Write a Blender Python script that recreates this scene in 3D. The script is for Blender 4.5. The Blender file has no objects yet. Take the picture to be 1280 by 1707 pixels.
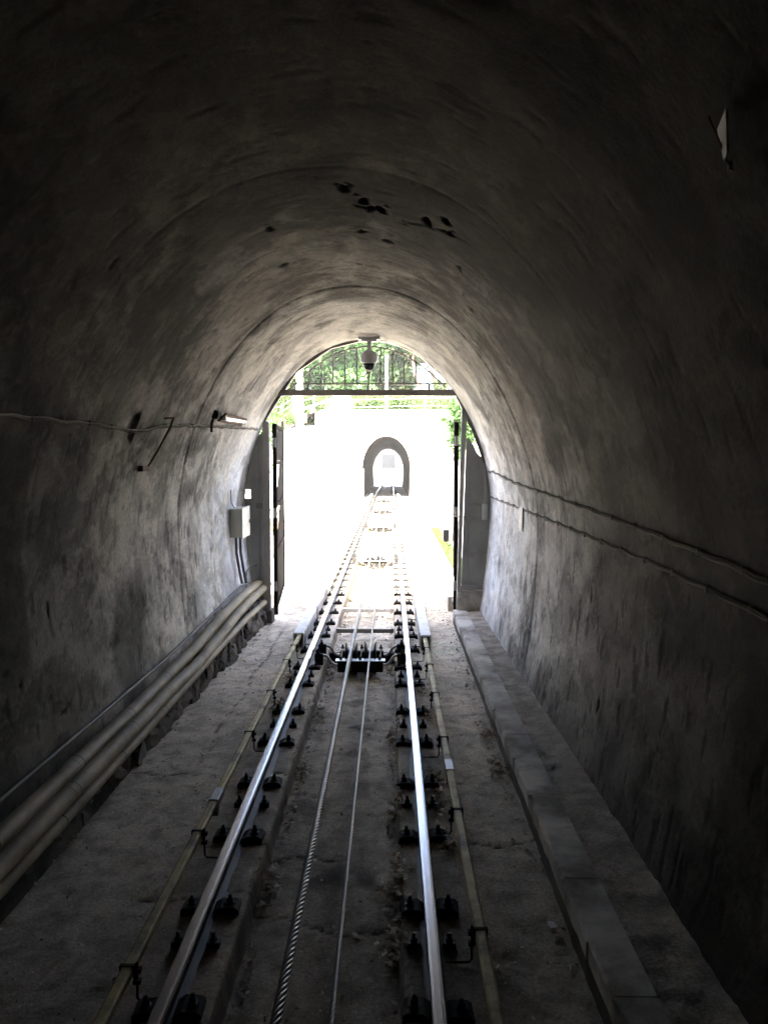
import bpy, bmesh, math, random
import numpy as np
from mathutils import Vector, Matrix

S = bpy.context.scene
COL = S.collection
R = math.radians

# ------------------------------------------------------------------ camera, sky, sun, exposure
cam_data = bpy.data.cameras.new("camera")
cam = bpy.data.objects.new("camera", cam_data)
COL.objects.link(cam)
cam.location = (0.327, 0.0, 1.97)
cam.rotation_euler = (R(90 - 3.9), 0, R(0.495))
cam_data.sensor_fit = 'VERTICAL'
cam_data.sensor_height = 36.0
cam_data.lens = 28.03
cam_data.clip_start = 0.05
cam_data.clip_end = 2000
S.camera = cam

SUN_EL, SUN_AZ = 64.0, 205.0          # azimuth the light comes from, clockwise from +Y (behind the camera)
world = bpy.data.worlds.new("World")
S.world = world
world.use_nodes = True
wn = world.node_tree
sky = wn.nodes.new('ShaderNodeTexSky')
sky.sky_type = 'NISHITA'
sky.sun_disc = False
sky.sun_elevation = R(SUN_EL)
sky.sun_rotation = R(SUN_AZ)
sky.air_density = 0.7
sky.dust_density = 5.0
sky.ozone_density = 0.3
wn.links.new(sky.outputs[0], wn.nodes['Background'].inputs[0])
wn.nodes['Background'].inputs[1].default_value = 0.15

sd = bpy.data.lights.new("sun", 'SUN')
sd.energy = 5.0
sd.angle = R(0.55)
sd.color = (1.0, 0.95, 0.86)
sun = bpy.data.objects.new("sun", sd)
COL.objects.link(sun)
az, el = R(SUN_AZ), R(SUN_EL)
to_sun = Vector((math.sin(az) * math.cos(el), math.cos(az) * math.cos(el), math.sin(el)))
sun.rotation_euler = to_sun.to_track_quat('Z', 'Y').to_euler()
sun.location = to_sun * 50

S.view_settings.view_transform = 'Standard'
S.view_settings.look = 'None'
S.view_settings.gamma = 1.0
S.view_settings.use_curve_mapping = False
S.view_settings.exposure = 4.2
S.render.engine = 'CYCLES'
S.cycles.use_denoising = True
S.cycles.max_bounces = 10
S.cycles.diffuse_bounces = 8
S.cycles.glossy_bounces = 4
S.cycles.volume_bounces = 1
S.cycles.sample_clamp_indirect = 6.0

rnd = random.Random(7)
nrng = np.random.default_rng(11)

# ------------------------------------------------------------------ noise
_perm = nrng.permutation(256)
_perm = np.concatenate([_perm, _perm])
_ga = nrng.random(256) * 2 * np.pi
_gx, _gy = np.cos(_ga), np.sin(_ga)


def perlin(x, y, seed=0):
    x = np.asarray(x, float) + seed * 17.31
    y = np.asarray(y, float) + seed * 9.77
    xi = np.floor(x).astype(int); yi = np.floor(y).astype(int)
    xf = x - xi; yf = y - yi
    xi &= 255; yi &= 255
    u = xf * xf * xf * (xf * (xf * 6 - 15) + 10)
    v = yf * yf * yf * (yf * (yf * 6 - 15) + 10)

    def g(ix, iy, dx, dy):
        h = _perm[_perm[ix & 255] + (iy & 255)]
        return _gx[h] * dx + _gy[h] * dy
    a = g(xi, yi, xf, yf); b = g(xi + 1, yi, xf - 1, yf)
    c = g(xi, yi + 1, xf, yf - 1); d = g(xi + 1, yi + 1, xf - 1, yf - 1)
    return (a + u * (b - a) + v * ((c + u * (d - c)) - (a + u * (b - a)))) * 1.4


def fbm(x, y, n=4, seed=0, gain=.5):
    s = 0; a = 1; t = 0
    for i in range(n):
        s = s + a * perlin(x * 2 ** i, y * 2 ** i, seed + i * 3)
        t += a; a *= gain
    return s / t


def sstep(a, b, x):
    t = np.clip((x - a) / (b - a), 0, 1)
    return t * t * (3 - 2 * t)

# ------------------------------------------------------------------ materials


def new_mat(name):
    m = bpy.data.materials.new(name)
    m.use_nodes = True
    return m, m.node_tree, m.node_tree.nodes['Principled BSDF']


def simple(name, col, rough=.6, metal=0, var=.25, scale=12, bump=.3, dirt=None, dirt_amt=.5, bump_scale=60):
    """base colour broken up by object-space noise, optional dirt colour, fine bump"""
    m, nt, b = new_mat(name)
    N, L = nt.nodes, nt.links
    tc = N.new('ShaderNodeTexCoord')
    no = N.new('ShaderNodeTexNoise'); no.inputs['Scale'].default_value = scale; no.inputs['Detail'].default_value = 5
    L.new(tc.outputs['Object'], no.inputs['Vector'])
    mx = N.new('ShaderNodeMix'); mx.data_type = 'RGBA'
    mx.inputs[6].default_value = (*[c * (1 - var) for c in col], 1)
    mx.inputs[7].default_value = (*[min(1, c * (1 + var)) for c in col], 1)
    L.new(no.outputs[0], mx.inputs[0])
    out = mx.outputs[2]
    if dirt:
        n2 = N.new('ShaderNodeTexNoise'); n2.inputs['Scale'].default_value = scale * .45; n2.inputs['Detail'].default_value = 8
        n2.inputs['Roughness'].default_value = .65
        L.new(tc.outputs['Object'], n2.inputs['Vector'])
        rp = N.new('ShaderNodeMapRange'); rp.inputs[1].default_value = .62 - .25 * dirt_amt; rp.inputs[2].default_value = .72 - .15 * dirt_amt
        L.new(n2.outputs[0], rp.inputs[0])
        m2 = N.new('ShaderNodeMix'); m2.data_type = 'RGBA'
        m2.inputs[7].default_value = (*dirt, 1)
        L.new(rp.outputs[0], m2.inputs[0]); L.new(out, m2.inputs[6])
        out = m2.outputs[2]
    L.new(out, b.inputs['Base Color'])
    b.inputs['Roughness'].default_value = rough
    b.inputs['Metallic'].default_value = metal
    if bump:
        n3 = N.new('ShaderNodeTexNoise'); n3.inputs['Scale'].default_value = bump_scale; n3.inputs['Detail'].default_value = 4
        L.new(tc.outputs['Object'], n3.inputs['Vector'])
        bp = N.new('ShaderNodeBump'); bp.inputs['Strength'].default_value = bump; bp.inputs['Distance'].default_value = .004
        L.new(n3.outputs[0], bp.inputs['Height']); L.new(bp.outputs[0], b.inputs['Normal'])
    return m


def attr_mat(name, rough=.85, gscale=40, bump=.5, gvar=.35, mid=5, mdark=.55, stretch=(1, 1, 1), spec=.05):
    """colour comes from the mesh's own dirt, paint and light falloff map (attribute Col), fine grain from noise"""
    m, nt, b = new_mat(name)
    N, L = nt.nodes, nt.links
    at = N.new('ShaderNodeAttribute'); at.attribute_name = 'Col'
    tc = N.new('ShaderNodeTexCoord')
    n1 = N.new('ShaderNodeTexNoise'); n1.inputs['Scale'].default_value = gscale; n1.inputs['Detail'].default_value = 6
    n1.inputs['Roughness'].default_value = .7
    L.new(tc.outputs['Object'], n1.inputs['Vector'])
    mr = N.new('ShaderNodeMapRange'); mr.inputs[1].default_value = .3; mr.inputs[2].default_value = .7
    mr.inputs[3].default_value = 1 - gvar; mr.inputs[4].default_value = 1 + gvar
    L.new(n1.outputs[0], mr.inputs[0])
    n2 = N.new('ShaderNodeTexNoise'); n2.inputs['Scale'].default_value = mid; n2.inputs['Detail'].default_value = 12
    n2.inputs['Roughness'].default_value = .72; n2.inputs['Distortion'].default_value = .6
    mp = N.new('ShaderNodeMapping'); mp.inputs['Scale'].default_value = stretch
    L.new(tc.outputs['Object'], mp.inputs['Vector']); L.new(mp.outputs[0], n2.inputs['Vector'])
    m2 = N.new('ShaderNodeMapRange'); m2.inputs[1].default_value = .40; m2.inputs[2].default_value = .56
    m2.inputs[3].default_value = mdark; m2.inputs[4].default_value = 1.12
    L.new(n2.outputs[0], m2.inputs[0])
    mm = N.new('ShaderNodeMath'); mm.operation = 'MULTIPLY'
    L.new(mr.outputs[0], mm.inputs[0]); L.new(m2.outputs[0], mm.inputs[1])
    mu = N.new('ShaderNodeVectorMath'); mu.operation = 'MULTIPLY'
    L.new(at.outputs['Color'], mu.inputs[0]); L.new(mm.outputs[0], mu.inputs[1])
    L.new(mu.outputs[0], b.inputs['Base Color'])
    b.inputs['Roughness'].default_value = rough
    b.inputs['Specular IOR Level'].default_value = spec
    n3 = N.new('ShaderNodeTexNoise'); n3.inputs['Scale'].default_value = gscale * 1.7; n3.inputs['Detail'].default_value = 5
    L.new(tc.outputs['Object'], n3.inputs['Vector'])
    bp = N.new('ShaderNodeBump'); bp.inputs['Strength'].default_value = bump; bp.inputs['Distance'].default_value = .006
    L.new(n3.outputs[0], bp.inputs['Height']); L.new(bp.outputs[0], b.inputs['Normal'])
    return m


def leaf_mat(name, c1, c2, scale=1.2):
    m, nt, b = new_mat(name)
    N, L = nt.nodes, nt.links
    tc = N.new('ShaderNodeTexCoord')
    no = N.new('ShaderNodeTexNoise'); no.inputs['Scale'].default_value = scale; no.inputs['Detail'].default_value = 6
    L.new(tc.outputs['Object'], no.inputs['Vector'])
    gi = N.new('ShaderNodeAttribute'); gi.attribute_name = 'Tint'
    ad = N.new('ShaderNodeMath'); ad.operation = 'ADD'; ad.use_clamp = True
    ml = N.new('ShaderNodeMath'); ml.operation = 'MULTIPLY_ADD'; ml.inputs[1].default_value = 1.2; ml.inputs[2].default_value = -.6
    L.new(gi.outputs['Fac'], ml.inputs[0])
    L.new(no.outputs[0], ad.inputs[0]); L.new(ml.outputs[0], ad.inputs[1])
    mx = N.new('ShaderNodeMix'); mx.data_type = 'RGBA'
    mx.inputs[6].default_value = (*c1, 1); mx.inputs[7].default_value = (*c2, 1)
    L.new(ad.outputs[0], mx.inputs[0]); L.new(mx.outputs[2], b.inputs['Base Color'])
    b.inputs['Roughness'].default_value = .6
    tr = N.new('ShaderNodeBsdfTranslucent'); L.new(mx.outputs[2], tr.inputs[0])
    ms = N.new('ShaderNodeMixShader'); ms.inputs[0].default_value = .35
    L.new(b.outputs[0], ms.inputs[1]); L.new(tr.outputs[0], ms.inputs[2])
    L.new(ms.outputs[0], N['Material Output'].inputs['Surface'])
    return m


M = {}
M['plaster'] = attr_mat('stained_plaster', .9, 42, .22, .26, 2.6, .62, (1.1, .6, .9))
M['floor'] = attr_mat('dirty_concrete', .88, 60, .7, .42, 6, .74, (1, 1, 1), .12)
M['rail_side'] = simple('rail_side_steel', (.05, .042, .036), .6, .4, .4, 20, .3)
M['rail_top'] = simple('polished_rail_steel', (.34, .34, .355), .24, 1, .06, 9, 0)
M['clip'] = simple('greased_black_iron', (.022, .021, .019), .8, 0, .5, 30, .5)
M['bolt'] = simple('black_bolt_iron', (.016, .016, .016), .65, .2, .4, 40, .2)
M['rope'] = simple('greased_wire_rope', (.17, .16, .145), .34, .9, .25, 30, 0)
M['yellow'] = simple('yellow_insulated_beam', (.44, .375, .19), .55, 0, .2, 9, .2, dirt=(.12, .10, .06), dirt_amt=.55)
M['sleeve'] = simple('grey_sleeve_steel', (.28, .28, .28), .45, .3, .2, 15, .1)
M['cover'] = simple('pale_cable_cover', (.62, .61, .60), .6, 0, .1, 6, .15, dirt=(.25, .23, .2), dirt_amt=.4)
M['frame'] = simple('dark_painted_steel', (.20, .185, .165), .5, .2, .3, 14, .2)
M['gatepaint'] = simple('brown_grey_gate_paint', (.28, .265, .24), .5, .1, .2, 9, .2)
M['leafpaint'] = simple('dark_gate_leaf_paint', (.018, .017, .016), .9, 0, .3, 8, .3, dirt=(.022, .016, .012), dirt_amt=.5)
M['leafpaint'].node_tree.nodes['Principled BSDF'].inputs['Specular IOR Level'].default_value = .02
M['panel'] = simple('grey_sheet_panel', (.34, .34, .32), .7, 0, .25, 5, .2, dirt=(.25, .24, .22), dirt_amt=.5)
M['arm'] = simple('galvanised_arm', (.42, .42, .43), .4, .6, .15, 20, .1)
M['sheave'] = simple('black_sheave_iron', (.03, .03, .032), .28, .7, .3, 20, 0)
M['pvc'] = simple('cream_pvc_pipe', (.34, .29, .195), .6, 0, .2, 5, .15, dirt=(.20, .165, .11), dirt_amt=.7)
M['pvc_joint'] = simple('dark_joint_seal', (.05, .04, .03), .7, 0, .2, 8, .2)  # dark ring at each pipe joint
M['thinpipe'] = simple('grey_conduit', (.14, .13, .11), .55, 0, .2, 10, .1)
M['stone'] = simple('rough_granite', (.15, .135, .115), .95, 0, .5, 9, 1.0, dirt=(.05, .045, .04), dirt_amt=.6, bump_scale=25)
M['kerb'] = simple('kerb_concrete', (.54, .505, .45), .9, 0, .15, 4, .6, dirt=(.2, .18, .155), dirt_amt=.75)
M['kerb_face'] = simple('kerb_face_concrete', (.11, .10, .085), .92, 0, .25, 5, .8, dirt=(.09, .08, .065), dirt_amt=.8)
M['soil'] = simple('loose_soil', (.14, .11, .08), 1, 0, .5, 14, 1.0, dirt=(.2, .17, .13), dirt_amt=.5, bump_scale=35)
M['cable'] = simple('grey_cable', (.36, .34, .30), .95, 0, .35, 10, .1)
M['cable_dark'] = simple('dark_cable', (.18, .165, .14), .95, 0, .3, 10, .1)
M['boxpaint'] = simple('grey_enamel_box', (.46, .47, .42), .45, .0, .08, 6, .1, dirt=(.3, .28, .24), dirt_amt=.3)
M['white'] = simple('white_paint', (.8, .8, .79), .6, 0, .04, 5, .1, dirt=(.6, .58, .54), dirt_amt=.25)
M['whitewall'] = simple('whitewashed_masonry', (.74, .72, .68), .85, 0, .08, 2, .5, dirt=(.55, .52, .46), dirt_amt=.4)
M['camgrey'] = simple('camera_housing', (.36, .36, .37), .45, 0, .06, 6, 0)
M['concrete_out'] = simple('sunlit_concrete', (.42, .40, .36), .9, 0, .15, 1.5, .4, dirt=(.26, .24, .19), dirt_amt=.5)
M['bark'] = simple('tree_bark', (.11, .08, .06), .95, 0, .4, 6, .8)
M['plank'] = simple('brown_plank', (.28, .14, .07), .8, 0, .35, 6, .4)
M['earth'] = simple('brown_earth_bank', (.07, .048, .035), 1, 0, .35, 1.3, .8, dirt=(.04, .06, .015), dirt_amt=.35, bump_scale=4)
M['leaf'] = leaf_mat('broadleaf_foliage', (.026, .060, .016), (.075, .175, .032))
M['leaf_y'] = leaf_mat('yellow_green_foliage', (.020, .050, .008), (.085, .14, .022))
M['deadleaf'] = leaf_mat('dead_leaves', (.22, .17, .12), (.70, .62, .50), 9)
M['coachpaint'] = simple('white_coach_paint', (.78, .79, .8), .35, 0, .03, 2, 0)
M['rust'] = simple('rusty_steel', (.10, .05, .03), .8, .2, .4, 14, .3)

m, nt, b = new_mat('dark_glass')
b.inputs['Base Color'].default_value = (.02, .022, .025, 1); b.inputs['Roughness'].default_value = .3; b.inputs['Specular IOR Level'].default_value = .04
M['glass'] = m
m, nt, b = new_mat('lit_tube')
b.inputs['Base Color'].default_value = (.9, .9, .88, 1)
b.inputs['Emission Color'].default_value = (1, .98, .92, 1)
b.inputs['Emission Strength'].default_value = .10
M['tube'] = m

for k_ in ('cable', 'cable_dark', 'pvc', 'thinpipe', 'kerb', 'kerb_face', 'soil', 'stone', 'clip', 'pvc_joint', 'rust', 'panel', 'yellow'):
    M[k_].node_tree.nodes['Principled BSDF'].inputs['Specular IOR Level'].default_value = .12     # dusty, no sheen
for k_ in ('cable', 'cable_dark'):
    M[k_].node_tree.nodes['Principled BSDF'].inputs['Specular IOR Level'].default_value = .0

# ------------------------------------------------------------------ mesh helpers


class MB:
    def __init__(self):
        self.v = []; self.f = []; self.mi = []

    def add(self, vs, fs, mi=0):
        o = len(self.v)
        self.v.extend([tuple(p) for p in vs])
        for f in fs:
            self.f.append(tuple(i + o for i in f)); self.mi.append(mi)
        return self

    def box(self, x0, x1, y0, y1, z0, z1, mi=0, b=0, M4=None):
        if b:
            vs = []
            # chamfered box: 24 verts
            bm = bmesh.new()
            bmesh.ops.create_cube(bm, size=1)
            for v in bm.verts:
                v.co = Vector(((x0 + x1) / 2 + v.co.x * (x1 - x0), (y0 + y1) / 2 + v.co.y * (y1 - y0), (z0 + z1) / 2 + v.co.z * (z1 - z0)))
            bmesh.ops.bevel(bm, geom=bm.edges[:], offset=b, segments=1, affect='EDGES')
            bm.verts.index_update()
            vs = [v.co.copy() for v in bm.verts]; fs = [[v.index for v in f.verts] for f in bm.faces]
            bm.free()
        else:
            vs = [Vector(p) for p in ((x0, y0, z0), (x1, y0, z0), (x1, y1, z0), (x0, y1, z0), (x0, y0, z1), (x1, y0, z1), (x1, y1, z1), (x0, y1, z1))]
            fs = [(0, 3, 2, 1), (4, 5, 6, 7), (0, 1, 5, 4), (1, 2, 6, 5), (2, 3, 7, 6), (3, 0, 4, 7)]
        if M4: vs = [M4 @ v for v in vs]
        return self.add(vs, fs, mi)

    def tube(self, pts, r, n=8, mi=0, cap=True):
        pts = [Vector(p) for p in pts]
        rs = r if isinstance(r, (list, tuple)) else [r] * len(pts)
        vs = []; up = None
        for i, p in enumerate(pts):
            t = (pts[min(i + 1, len(pts) - 1)] - pts[max(i - 1, 0)])
            if t.length < 1e-9: t = Vector((0, 0, 1))
            t.normalize()
            if up is None:
                up = Vector((0, 0, 1)) if abs(t.z) < .9 else Vector((1, 0, 0))
            a = t.cross(up).normalized(); c = a.cross(t).normalized(); up = c
            for k in range(n):
                an = 2 * math.pi * k / n
                vs.append(p + (a * math.cos(an) + c * math.sin(an)) * rs[i])
        fs = []
        for i in range(len(pts) - 1):
            for k in range(n):
                fs.append((i * n + k, i * n + (k + 1) % n, (i + 1) * n + (k + 1) % n, (i + 1) * n + k))
        if cap:
            fs.append(tuple(range(n - 1, -1, -1))); fs.append(tuple(range((len(pts) - 1) * n, len(pts) * n)))
        return self.add(vs, fs, mi)

    def lathe(self, prof, n=16, axis='Z', c=(0, 0, 0), mi=0):
        vs = []
        for r, h in prof:
            for k in range(n):
                a = 2 * math.pi * k / n
                x, y = r * math.cos(a), r * math.sin(a)
                p = {'Z': (x, y, h), 'X': (h, x, y), 'Y': (x, h, y)}[axis]
                vs.append((p[0] + c[0], p[1] + c[1], p[2] + c[2]))
        fs = []
        for i in range(len(prof) - 1):
            for k in range(n):
                q = (i * n + k, i * n + (k + 1) % n, (i + 1) * n + (k + 1) % n, (i + 1) * n + k)
                fs.append(q if axis != 'Y' else q[::-1])
        fs.append(tuple(range(n - 1, -1, -1))); fs.append(tuple(range((len(prof) - 1) * n, len(prof) * n)))
        return self.add(vs, fs, mi)

    def prism(self, poly, a0, a1, axis='Y', mi=0):
        """poly: list of 2D points, extruded along axis from a0 to a1"""
        n = len(poly)
        def P(p, a):
            return {'Y': (p[0], a, p[1]), 'X': (a, p[0], p[1]), 'Z': (p[0], p[1], a)}[axis]
        vs = [P(p, a0) for p in poly] + [P(p, a1) for p in poly]
        fs = [tuple(range(n - 1, -1, -1)), tuple(range(n, 2 * n))]
        for k in range(n):
            fs.append((k, (k + 1) % n, n + (k + 1) % n, n + k))
        return self.add(vs, fs, mi)

    def mesh(self, name, mats, smooth=False):
        me = bpy.data.meshes.new(name)
        me.from_pydata(self.v, [], self.f)
        for m in (mats if isinstance(mats, (list, tuple)) else [mats]): me.materials.append(m)
        me.polygons.foreach_set('material_index', self.mi)
        me.validate(); 
        bm = bmesh.new(); bm.from_mesh(me); bmesh.ops.recalc_face_normals(bm, faces=bm.faces[:]); bm.to_mesh(me); bm.free()
        if smooth:
            me.polygons.foreach_set('use_smooth', [True] * len(me.polygons))
            me.set_sharp_from_angle(angle=R(40))
        me.update()
        return me


def ob(name, me, parent=None, loc=None, rot=None):
    o = bpy.data.objects.new(name, me); COL.objects.link(o)
    if parent: o.parent = parent
    if loc: o.location = loc
    if rot: o.rotation_euler = rot
    return o


def build(name, mb, mats, parent=None, loc=None, rot=None, smooth=False):
    return ob(name, mb.mesh(name, mats, smooth), parent, loc, rot)


def tag(o, label=None, cat=None, group=None, kind=None):
    if label: o['label'] = label
    if cat: o['category'] = cat
    if group: o['group'] = group
    if kind: o['kind'] = kind
    return o


def thing(name, label, cat, loc=(0, 0, 0), group=None, rot=None):
    o = ob(name, None, None, loc, rot)
    o.empty_display_size = .1
    return tag(o, label, cat, group)


def np_mesh(name, co, faces, mat, smooth=True, col=None, tint=None):
    me = bpy.data.meshes.new(name)
    me.vertices.add(len(co)); me.vertices.foreach_set('co', np.asarray(co, np.float32).ravel())
    faces = np.asarray(faces); n, k = faces.shape
    me.loops.add(n * k); me.loops.foreach_set('vertex_index', faces.ravel().astype(np.int32))
    me.polygons.add(n); me.polygons.foreach_set('loop_start', (np.arange(n) * k).astype(np.int32))
    me.update(calc_edges=True)
    if smooth: me.polygons.foreach_set('use_smooth', np.ones(n, bool))
    if col is not None:
        a = me.color_attributes.new('Col', 'FLOAT_COLOR', 'POINT')
        c4 = np.ones((len(co), 4), np.float32); c4[:, :3] = col
        a.data.foreach_set('color', c4.ravel())
    if tint is not None:
        a = me.attributes.new('Tint', 'FLOAT', 'POINT'); a.data.foreach_set('value', np.asarray(tint, np.float32))
    me.materials.append(mat)
    me.validate()
    return me


def grid_faces(nr, nc):
    i = np.arange(nr - 1)[:, None] * nc + np.arange(nc - 1)[None, :]
    return np.stack([i, i + 1, i + nc + 1, i + nc], -1).reshape(-1, 4)


# ------------------------------------------------------------------ tunnel lining
CXT = 0.03


def raw_profile(n=400, a=1.54, top=1.95, zc=1.47, zb=-.18, tuck=.15, pt=.05):
    """horseshoe outline from left foot over the crown to right foot (x relative to centre, z)"""
    pts = []
    for i in range(n):
        t = i / (n - 1)
        pts.append(t)
    th = np.linspace(0, math.pi, 260)
    ax = -a * np.cos(th) * (1 - pt * np.abs(np.sin(2 * th))); azz = zc + top * np.sin(th)
    zz = np.linspace(zb, zc, 90)[:-1]
    lx = -(a - tuck * ((zc - zz) / 1.52) ** 2)
    X = np.concatenate([lx, ax, -lx[::-1]]); Z = np.concatenate([zz, azz, zz[::-1]])
    return X, Z


def profile(n, **k):
    X, Z = raw_profile(**k)
    d = np.concatenate([[0], np.cumsum(np.hypot(np.diff(X), np.diff(Z)))])
    u = np.linspace(0, d[-1], n)
    x = np.interp(u, d, X); z = np.interp(u, d, Z)
    nx = -np.gradient(z, u); nz = np.gradient(x, u)
    return u, x, z, nx, nz, d[-1]


Ys = np.concatenate([np.arange(-24, 1.2, .2), np.arange(1.2, 10.001, .016)])
Ys[-1] = 10.0
U, PX, PZ, NX, NZ, LEN = profile(560)
uu, yy = np.meshgrid(U, Ys)
wid = 1 + .055 * sstep(10, 2.5, yy)
x0 = PX[None, :] * wid
z0 = np.repeat(PZ[None, :], len(Ys), 0)
zf = z0
uc = uu - LEN / 2           # 0 at the crown, negative left, positive right
fine = sstep(1.2, 1.8, yy)
# lumpy hand-trowelled surface
d = .009 * fbm(uu * .9, yy * .8, 3, 1) + .0022 * fbm(uu * 3, yy * 3.2, 3, 5)
d = d + .0008 * fbm(uu * 14, yy * 16, 2, 9)
# construction rings: shallow grooves
for ry, dp in ((6.9, .012), (5.62, .0015), (8.35, .005), (4.1, .002)):
    off = yy - ry - .05 * np.sin(uu * 1.3) - .03 * perlin(uu * .8, uu * 0 + ry)
    d = d + dp * np.exp(-(off / .022) ** 2)
    d = d - dp * .5 * sstep(.0, .25, off) * sstep(1.2, .3, off)
# peeled paint
crown = np.exp(-(uc / 1.4) ** 2)
lowR = sstep(1.2, 3.0, uc) * sstep(9.4, 7.5, yy) * sstep(1.4, .9, z0)
lowL = sstep(-1.2, -3.0, uc) * sstep(9.2, 7.0, yy)
streak = fbm(uu * 2.0, yy * 2.1, 6, 21, .66)
blot = fbm(uu * .95, yy * .8, 6, 31, .62)
pe = fbm(uu * 3.2, yy * 11, 4, 41) + .35 * blot
peel = sstep(.36, .39, pe + .13 * lowR + .04 * lowL + .10 * crown * sstep(7.6, 6.2, yy) - .06 * sstep(7.5, 9.5, yy))
flap = sstep(.27, .33, pe + .13 * lowR) * (1 - peel)
d = d + (.0016 + .0008 * lowR) * peel - .0012 * flap * lowR
# holes knocked into the plaster
holes = [(.0, 4.52, .10, .045, .07), (-.0, 4.66, .0, .0, .0)]
HX = [(.04, 4.42, .024, .06, .045), (.13, 4.60, .026, .06, .05), (.165, 4.74, .016, .05, .04), (.225, 4.70, .022, .055, .05), (.50, 4.66, .020, .05, .04),
      (.60, 4.50, .022, .06, .045), (.64, 4.66, .016, .05, .04), (.10, 5.20, .018, .05, .03), (.27, 5.35, .02, .05, .03), (-.42, 4.9, .02, .06, .03), (.36, 4.82, .010, .04, .02),
      (.05, 6.1, .05, .03, .015), (.12, 6.15, .03, .03, .015), (-.45, 5.75, .03, .04, .02), (.75, 5.2, .016, .04, .02), (.95, 5.9, .02, .05, .02), (.85, 5.75, .012, .03, .02),
      (-1.95, 3.55, .014, .02, .014), (-1.15, 3.9, .03, .015, .008), (-1.35, 3.7, .02, .02, .006),
      (-3.3, 3.75, .02, .02, .02), (-3.38, 3.98, .02, .015, .02), (-3.2, 3.62, .025, .02, .02), (-3.66, 4.42, .012, .03, .03), (-3.05, 4.35, .03, .012, .02), (-3.28, 3.84, .015, .02, .02),
      (3.2, 6.1, .04, .012, .015), (3.1, 5.1, .05, .010, .015), (3.7, 4.7, .05, .012, .015), (2.25, 9.35, .04, .012, .02), (3.0, 5.6, .08, .012, .012),
      (3.3, 5.35, .06, .010, .012), (3.45, 4.4, .07, .012, .012), (3.1, 6.6, .05, .012, .012), (3.6, 5.2, .04, .014, .012), (3.35, 4.85, .05, .011, .015)]
wob = 1 + 2.4 * fbm(uu * 24, yy * 12, 3, 77)
hole = np.zeros_like(d)
hrag = fbm(uu * 38, yy * 16, 3, 79)
for hu, hy, ru, ry, dp in HX:
    g = np.exp(-(((uc - hu) / ru) ** 2 + ((yy - hy) / ry) ** 2) * wob.clip(.15, 5))
    g = sstep(.34, .56, g * (1 + .45 * hrag))
    d = d + .6 * dp * g; hole = np.maximum(hole, g * min(1, dp / .03) * .8)
# crack joining the crown holes
crk = .6 * np.exp(-((yy - (4.55 + .22 * np.sin((uc + .1) * 3.2) + .06 * perlin(uc * 7, uc * 0, 3) + .04 * perlin(uc * 25, uc * 0, 4))) / .012) ** 2) * sstep(-.1, .1, perlin(uc * 6, uc * 0, 8)) * sstep(-.2, 0, uc) * sstep(.9, .6, uc)
d = d + .015 * crk
# left wall niche edge under the cable
nic = sstep(.0, .02, 5.45 - yy) * sstep(.26, .02, 5.45 - yy) * sstep(-2.12, -2.06, uc) * sstep(-1.86, -1.92, uc)
d = d + .03 * nic
d = d * fine
X = CXT + x0 + NX[None, :] * d
Z = z0 + NZ[None, :] * d
# colour: paint, grime, bare render, painted-in light falloff
dirt = streak * .75 + blot * .55 + .25 * fbm(uu * 7, yy * 22, 3, 55)
zone = .12 * crown * sstep(7.6, 6.3, yy) * sstep(2.8, 4.2, yy) + .09 * sstep(-.5, -1.6, uc) * sstep(-2.8, -2.0, uc) * sstep(8.8, 7.4, yy) \
    + .07 * sstep(.7, 1.6, uc) * sstep(2.7, 2.0, uc) * sstep(8.6, 7.4, yy) - .10 * sstep(7.4, 9.3, yy) - .03
s2 = fbm(uu * 4.6, yy * 4.2, 5, 23, .7)
wx = uu + .12 * fbm(uu * 3, yy * 3, 2, 25); wy = yy + .25 * fbm(uu * 3, yy * 3, 2, 27)
pa = fbm(wx * 1.5, wy * 1.1, 7, 29, .68)
rag = fbm(wx * 6, wy * 3.5, 5, 35, .75)
arc = fbm(uu * 1.1 + 40, yy * 5.5, 6, 37, .66) + .5 * blot
arcz = sstep(4.2, 5.4, yy) * sstep(9.4, 8.0, yy) * sstep(.7, 1.1, Z)
k = .30 * arcz * sstep(.06, .14, arc) + .42 * sstep(.03, .08, pa + .22 * rag + zone) + .30 * sstep(.07, .13, s2 + .5 * blot + zone) + .28 * sstep(.0, .25, dirt + zone)
big = sstep(.08, .2, fbm(uu * .55, yy * .7, 3, 63) + .18 * np.exp(-(((uc + .55) / .55) ** 2 + ((yy - 4.1) / .55) ** 2)) - .1)
light = np.array([.72, .705, .66]); warm = np.array([.66, .62, .545]); dark = np.array([.10, .095, .08])
tone = .5 + .5 * fbm(uu * 1.9, yy * 1.2, 4, 91)[..., None]
c = light * (1 - tone) + warm * tone
sky_tint = sstep(1.6, 2.8, uc)[..., None] * .6  # cool sky light painted into the right wall's colour
c = c * (1 - sky_tint) + np.array([.66, .64, .655]) * sky_tint
k = np.clip(k, 0, 1.05) * (1 - .35 * sstep(7.2, 9.4, yy))
c = c * (1 - .86 * k[..., None]) + dark * .86 * k[..., None]
c = c * (1 - .55 * big[..., None])
bare = np.array([.20, .185, .16])
c = c * (1 - .6 * peel[..., None]) + bare * .5 * .6 * peel[..., None]
c = c * (1 - .75 * np.maximum(hole, np.clip(crk, 0, 1))[..., None])
halo = np.exp(-(((uc - .3) / .75) ** 2 + ((yy - 4.75) / .6) ** 2)) * sstep(-.15, .15, blot + .6 * rag + .1) + \
    .8 * np.exp(-(((uc + .75) / .55) ** 2 + ((yy - 4.9) / .7) ** 2)) * sstep(-.1, .12, pa + .08)
c = c * (1 - .5 * np.clip(halo, 0, 1)[..., None])
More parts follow.
